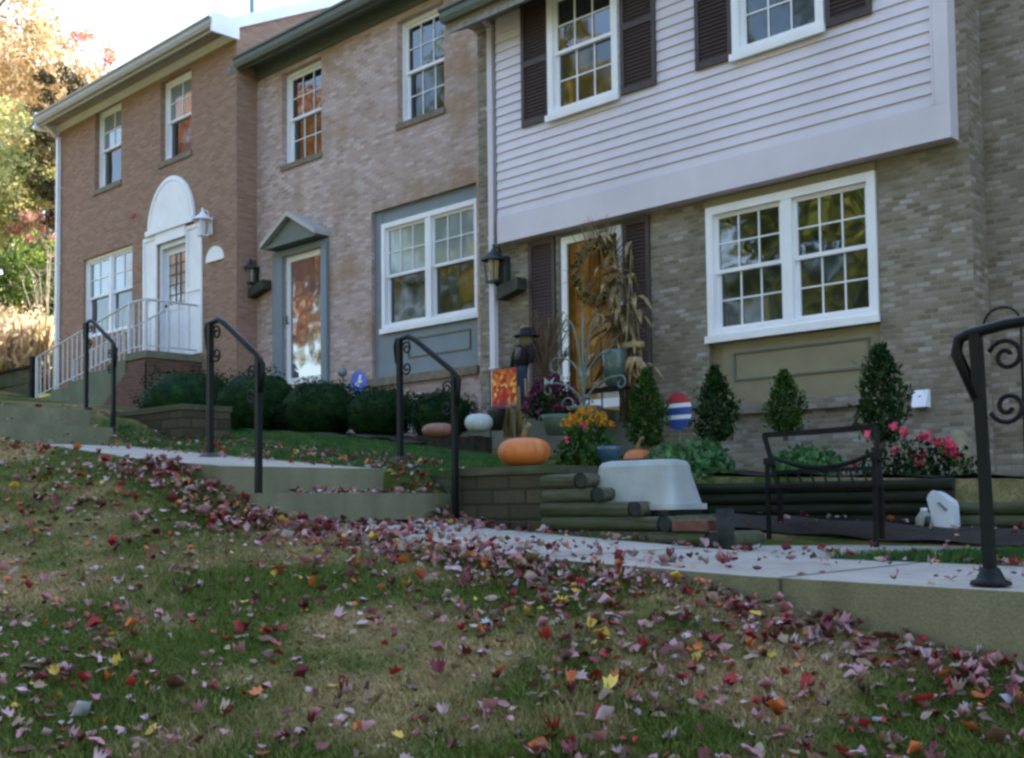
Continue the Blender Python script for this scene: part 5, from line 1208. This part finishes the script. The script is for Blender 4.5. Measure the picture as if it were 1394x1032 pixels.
# bare pale shrub
c = Vector(at(60, 31)); b = MB()
for k in range(9):
    a = random.uniform(0, 6.28); L = random.uniform(.3, .9); h_ = random.uniform(2.0, 3.6); m_ = c+Vector((L*.35*math.cos(a), L*.35*math.sin(a), h_*.5)); e_ = c+Vector((L*math.cos(a), L*math.sin(a), h_)); b.tube([c, m_, e_], [.03, .018, .005], 5)
    for j in range(7):
        q_ = m_.lerp(e_, random.random()); b.tube([q_, q_+Vector((random.uniform(-.5, .5), random.uniform(-.5, .5), random.uniform(.1, .6)))], [.010, .003], 4)
t = empty('bare_shrub', c); tag(t, 'leafless pale shrub with thin branches left of the white downspout', 'shrub'); b.build('branches', simple('pale_branch', (.45, .36, .27), .9, .2), t)
# tall dry grass on the slope: blades
n = 26000; u = rng.uniform(-30, 92, n); dd = rng.uniform(26.5, 36, n)
X = []; 
dirs = np.array([[*(Vector((ray(px, 690).x, ray(px, 690).y, 0)).normalized())] for px in np.linspace(-60, 100, 33)])
ii = rng.uniform(0, 31.99, n); i0 = ii.astype(int); dv = dirs[i0]*(1-(ii-i0))[:, None]+dirs[i0+1]*(ii-i0)[:, None]
px_, py_ = dv[:, 0]*dd, dv[:, 1]*dd; pz = H(px_, py_)
hh = rng.uniform(.3, 1.25, n)*(1+.35*np.sin(px_*1.1)*np.sin(py_*.9+1)); a = rng.uniform(0, 6.28, n); wx, wy = np.cos(a)*.014, np.sin(a)*.014; lx_, ly_ = rng.normal(size=n)*.35, rng.normal(size=n)*.35
v = np.stack([np.stack([px_-wx, py_-wy, pz], 1), np.stack([px_+wx, py_+wy, pz], 1), np.stack([px_+lx_+wx*2, py_+ly_+wy*2, pz+hh], 1), np.stack([px_+lx_-wx*2, py_+ly_-wy*2, pz+hh*.96], 1)], 1).reshape(-1, 3)
pl = np.stack([px_+lx_, py_+ly_, pz+hh], 1)[:9000]; pl = np.repeat(pl, 3, 0)+rng.normal(size=(27000, 3))*.12
v = np.concatenate([v, leaf_quads(pl, .13, .5, up=.6)])
o = np_mesh('tall_dry_grass', v, len(v)//4, 'drygrass'); tag(o, 'tall dry tan grass on the slope beyond the timber fence', 'grass', kind='stuff')
# trees across the way, behind the camera: they show mirrored in the window panes
k = 0
for (x, y, h_, r_, mt, q) in ((-30, -14, 20, 4.8, 'rY', 'golden'), (-22, -20, 25, 5.5, 'rG', 'olive green'), (-14, -15, 21, 4.6, 'rG', 'moss green'), (-6, -22, 26, 5.8, 'rG', 'dark green'), (-1, -14, 18, 3.8, 'rG', 'dull green'), (6, -19, 24, 5.2, 'rY', 'tall gold'),
    (14, -16, 21, 5, 'rG', 'broad green'), (22, -22, 25, 5.6, 'rY', 'yellow-gold'), (-40, -20, 24, 5.5, 'rG', 'mossy green'), (-50, -12, 20, 5, 'to', 'red-orange'), (30, -18, 22, 5, 'rG', 'far green'), (-60, -25, 24, 6.5, 'rY', 'pale gold')):
    tree('oak_tree', (x, y, HZ(x, y)), h_, r_, mt, f'{q} tree across the lawn, seen only as a reflection in the window panes', 'trees reflected in the windows', 120, 100, .5, low=.12)

# ------------------------------------------------------------------ grass blades and fallen leaves
def in_view(x, y, z):
    d = np.stack([x, y, z], -1); f = d@np.array(FW); return f > .5, (d@np.array(RT))/f*FPX+CX, PY-(d@np.array(UP))/f*FPX
def scatter(n, yr=(.6, 3.86), xr=(-11, -.4)):
    x = rng.uniform(*xr, n); y = rng.uniform(*yr, n); z = H(x, y); ok, px, py = in_view(x, y, z); m = ok & (px > -60) & (px < 1450) & (py < 1100); return x[m], y[m], z[m], px[m], py[m]
x, y, z, px, py = scatter(420000)
dist = np.sqrt(x*x+y*y); keep = rng.uniform(0, 1, len(x)) < np.clip(3.2/dist, .1, 1)**1.5; x, y, z = x[keep], y[keep], z[keep]
z = z+0.018*(np.sin(x*5.1+y*3.3)*np.sin(y*6.7-x*2.1)+.6*np.sin(x*11+1)*np.sin(y*13))
n = len(x); a = rng.uniform(0, 6.28, n); hh = rng.uniform(.010, .032, n)*(1+.4*np.sin(x*2.3)*np.sin(y*2.9)); w_ = .0032
lx_, ly_ = rng.normal(size=n)*.016, rng.normal(size=n)*.016; c_, s_ = np.cos(a)*w_, np.sin(a)*w_
v = np.stack([np.stack([x-c_, y-s_, z-.004], 1), np.stack([x+c_, y+s_, z-.004], 1), np.stack([x+lx_, y+ly_, z+hh], 1)], 1).reshape(-1, 3)
mt, nn, p = nodes('grass_blades'); tc = N(nn, 'ShaderNodeTexCoord'); a1 = N(nn, 'ShaderNodeTexNoise', Scale=.9, Detail=5.0, Roughness=.6); nn.links.new(tc.outputs['Object'], a1.inputs['Vector'])
gi = N(nn, 'ShaderNodeNewGeometry')
g1 = ramp(nn, gi.outputs['Random Per Island'], [(0, (.030, .055, .008)), (.6, (.075, .12, .018)), (1, (.17, .19, .045))]); g2 = ramp(nn, gi.outputs['Random Per Island'], [(0, (.16, .115, .04)), (.6, (.34, .25, .12)), (1, (.52, .41, .23))])
cc = mixc(nn, ramp(nn, a1.outputs[0], [(.45, (.04, .04, .04)), (.57, (.92, .92, .92))]), g1, g2); nn.links.new(cc, p.inputs['Base Color']); p.inputs['Roughness'].default_value = .8; p.inputs['Specular IOR Level'].default_value = .15
o = np_mesh('grass', v, n, mt, nper=3); tag(o, 'short green and tan lawn grass', 'grass', kind='stuff')
# yard grass beyond the walk
n = 26000; x = rng.uniform(-10.6, -5.6, n); y = rng.uniform(5.22, 7.7, n); z = H(x, y); hh = rng.uniform(.02, .06, n); a = rng.uniform(0, 6.28, n); c_, s_ = np.cos(a)*.005, np.sin(a)*.005; lx_ = rng.normal(size=n)*.02
v = np.stack([np.stack([x-c_, y-s_, z], 1), np.stack([x+c_, y+s_, z], 1), np.stack([x+lx_, y, z+hh], 1)], 1).reshape(-1, 3)
mtg = fol3('yard_grass_blades', (.025, .07, .02), (.05, .12, .03), (.09, .17, .05), scale=3)
o = np_mesh('grass', v, n, mtg, nper=3); tag(o, 'green grass of the yard between the walkway and the boxwood bed', 'grass', kind='stuff')
# strip of grass between walk and side path
A, B, C = onZ(1115, 762, -.29), onZ(1420, 768, -.30), onZ(1420, 752, -.28)
n = 5000; u = rng.uniform(0, 1, n)**.5; w2 = rng.uniform(0, 1, n); P = np.array(A)+(np.array(B)-np.array(A))*(u*(1-w2))[:, None]+(np.array(C)-np.array(A))*(u*w2)[:, None]
x, y = P[:, 0], P[:, 1]; z = np.full(n, -.30); hh = rng.uniform(.03, .07, n); c_ = np.cos(rng.uniform(0, 6.28, n))*.006; lx_ = rng.normal(size=n)*.02
v = np.stack([np.stack([x-c_, y, z], 1), np.stack([x+c_, y, z], 1), np.stack([x+lx_, y+lx_, z+hh], 1)], 1).reshape(-1, 3)
o = np_mesh('grass', v, n, mtg, nper=3); tag(o, 'thin wedge of grass between the walkway and the side path', 'grass', kind='stuff')

# leaf shapes: lobed maple outline, slightly cupped
def leaf_shape(curl, seed):
    r = random.Random(seed); pts = []
    tips = [(-150, .5), (-118, .50), (-82, .86), (-60, .66), (-40, .95), (-18, .74), (0, 1.08), (18, .74), (40, .95), (60, .66), (82, .86), (118, .50), (150, .5), (180, .25)]
    for a, q in tips: q *= r.uniform(.85, 1.1); pts.append((q*math.sin(R(a))*.5, q*math.cos(R(a))*.5))
    V = [(0, 0, .0)]+[(x, y, curl*(x*x*1.6+y*y*.9)*(1+r.uniform(-.5, .5))) for x, y in pts]
    V += [(0, -.02, .0), (.02, -.55, .06), (.035, -.55, .06)]
    n = len(pts); F = [(0, i+1, (i+1) % n+1) for i in range(n)]+[(n+1, n+2, n+3)]
    return np.array(V), F
def oval_leaf(curl, seed):
    r = random.Random(seed); pts = [(.30*math.sin(a)*(1+.12*r.uniform(-1, 1)), .55*math.cos(a)*(1+.1*r.uniform(-1, 1))) for a in np.linspace(0, 2*math.pi, 15)[:-1]]
    V = [(0, 0, 0)]+[(x, y, curl*(x*x*3+y*y*.5)) for x, y in pts]+[(0, -.02, .0), (.02, -.7, .05), (.035, -.7, .05)]
    n = len(pts); return np.array(V), [(0, i+1, (i+1) % n+1) for i in range(n)]+[(n+1, n+2, n+3)]
SH = [leaf_shape(c, i) for i, c in enumerate((.7, 1.6, -.9, 2.4, .3))]+[oval_leaf(1.2, 11), oval_leaf(2.6, 12), oval_leaf(-1.2, 13)]
LC = {'red': (.29, .018, .02), 'dark red': (.13, .016, .022), 'pink': (.36, .17, .19), 'pale pink': (.40, .27, .28), 'tan': (.26, .18, .115), 'orange': (.46, .12, .025), 'yellow': (.50, .34, .05), 'brown': (.10, .05, .03), 'grey': (.33, .33, .36)}
PR = {'red': .11, 'dark red': .19, 'pink': .20, 'pale pink': .15, 'tan': .16, 'orange': .06, 'yellow': .025, 'brown': .12, 'grey': .025}
LM = {k: simple(k.replace(' ', '_')+'_leaf', c, .65, .28, 25, .1) for k, c in LC.items()}
names = list(LC); probs = np.array([PR[k] for k in names]); probs /= probs.sum()
def density_keep(x, y):
    # more leaves along the walk's near edge and in drifts
    d = np.exp(-((3.75-y)/.35)**2)*np.clip((x+6.6)/.8, 0, 1)*1.0
    d2 = .20+.22*np.clip(np.sin(x*1.3+.6)*np.sin(y*2.1+x*.4)+.3, 0, 1)+.22*np.clip((2.9-y)/1.6, 0, 1)
    d3 = .45*np.exp(-((3.4-y)/.6)**2)*np.clip((x+4.2)/1.5, 0, 1)
    return np.clip(d+d2+d3, 0, 1)
pos = []
x, y, z, px, py = scatter(15000); k = rng.uniform(0, 1, len(x)) < density_keep(x, y)*1.02
x, y, z = x[k], y[k], z[k]
pos += [(x[i], y[i], z[i]+.008+rng.uniform(0, .018), 'lawn') for i in range(len(x))]
# extra pile against the wall/steps edge
def add(n, xr, yr, zf, f=None, lift=.012, w='walk'):
    x = rng.uniform(*xr, n); y = rng.uniform(*yr, n)
    if f is not None: m = rng.uniform(0, 1, n) < f(x, y); x, y = x[m], y[m]
    for i in range(len(x)): pos.append((x[i], y[i], zf(x[i], y[i])+lift*rng.uniform(.4, 1.5), w))
wz = lambda x, y: ZW(x)
add(1050, (-5.7, -2.6), (3.88, 5.25), wz, lambda x, y: np.clip((4.75-y)/.8, .04, 1)*np.clip((-x-2.2)/1.4, .1, 1))
add(260, (-5.75, -4.9), (3.9, 5.3), wz)
add(140, (-5.4, -1.3), (5.05, 5.36), wz)
add(60, (-3.2, -1.2), (3.9, 5.2), wz)
add(560, (-5.8, -1.2), (3.58, 3.87), lambda x, y: HZ(x, y), lift=.03, w='lawn')
add(300, (-7.2, -5.6), (3.5, 3.88), lambda x, y: HZ(x, y), lift=.03, w='lawn')
add(110, (-6.19, -5.82), (4.3, 5.25), lambda x, y: .09)
add(420, (-10.4, -5.6), (5.25, 6.1), lambda x, y: HZ(x, y), lift=.03)
add(80, (-9.9, -6.3), (4.8, 5.2), wz)
add(160, (-6.4, -5.3), (5.2, 5.5), lambda x, y: max(HZ(x, y), ZW(x)), lift=.02)
add(170, (-3.2, -.9), (5.2, 7.6), lambda x, y: HZ(x, y)+.01, lambda x, y: np.full(x.shape, .7))
add(60, (-4.6, -1.0), (7.05, 7.7), lambda x, y: HZ(x, y)+.03)
add(130, (-12, -9.9), (3.5, 5.9), lambda x, y: max(HZ(x, y), ZW(x)), lift=.02)
pos = [p for p in pos if not (p[3] == 'walk' and p[0] > -1.05)]
arr = np.array([p[:3] for p in pos]); nL = len(arr); colr = rng.choice(len(names), nL, p=probs)
ok, px, py = in_view(arr[:, 0], arr[:, 1], arr[:, 2]); size = .030+.046*rng.uniform(0, 1, nL)**1.7*np.where(arr[:, 1] < 3.86, 1.0, .85)
app = size/np.linalg.norm(arr, axis=1); vis = ok & (px > 5) & (px < 1389) & (py > 600) & (py < 1027)
order = np.argsort(-np.where(vis, app, 0)); hero = set(order[:299].tolist())
rot = lambda: (Matrix.Rotation(rng.uniform(0, 6.28), 3, 'Z')@Matrix.Rotation(rng.normal()*.34, 3, 'X')@Matrix.Rotation(rng.normal()*.34, 3, 'Y')@Matrix.Rotation(rng.uniform(0, 6.28), 3, 'Z'))
base_me = {}
for ci, nm_ in enumerate(names):
    for si, (V, F) in enumerate(SH):
        me = bpy.data.meshes.new('leaf'); me.from_pydata(V.tolist(), [], F); me.materials.append(LM[nm_]); me.polygons.foreach_set('use_smooth', [True]*len(F)); base_me[ci, si] = me
BV = {si: [] for si in range(len(names))}; BF = {si: [] for si in range(len(names))}
allV, allF, allM = [], [], []; off = 0
for i in range(nL):
    m3 = rot(); si = int(rng.integers(len(SH))); ci = int(colr[i]); s = float(size[i])
    if i in hero:
        o = bpy.data.objects.new('fallen_leaf', base_me[ci, si]); o.matrix_world = Matrix.Translation(arr[i])@(m3*s).to_4x4(); col.objects.link(o)
        tag(o, f'{names[ci]} fallen leaf lying on the lawn near the bottom of the photo', 'leaf', f'{names[ci]} fallen leaves on the near lawn')
    else:
        V, F = SH[si]; W = (V*s)@np.array(m3).T+arr[i]; allV.append(W); allF += [tuple(q+off for q in f) for f in F]; allM += [ci]*len(F); off += len(V)
me = bpy.data.meshes.new('fallen_leaves'); me.from_pydata(np.concatenate(allV).tolist(), [], allF)
for q in names: me.materials.append(LM[q])
me.polygons.foreach_set('material_index', allM); me.polygons.foreach_set('use_smooth', [True]*len(allF)); o = bpy.data.objects.new('fallen_leaves', me); col.objects.link(o)
tag(o, 'red, pink and tan fallen leaves scattered over lawn and walkway', 'leaves', kind='stuff')
# the one big yellow leaf
q = onZ(829, 851, -.40); q.z = HZ(q.x, q.y)+.03
o = bpy.data.objects.new('fallen_leaf', base_me[names.index('yellow'), 0].copy()); o.data.materials[0] = simple('bright_yellow_leaf', (.62, .46, .08), .6, .15, 25, .1)
o.matrix_world = Matrix.Translation(q)@(Matrix.Rotation(R(35), 3, 'X')@Matrix.Rotation(R(-20), 3, 'Z')*.085).to_4x4(); col.objects.link(o)
tag(o, 'largest bright yellow leaf on the grass, below the walkway and the grey tub', 'leaf')
print('leaves', nL, 'objects', len(bpy.data.objects))
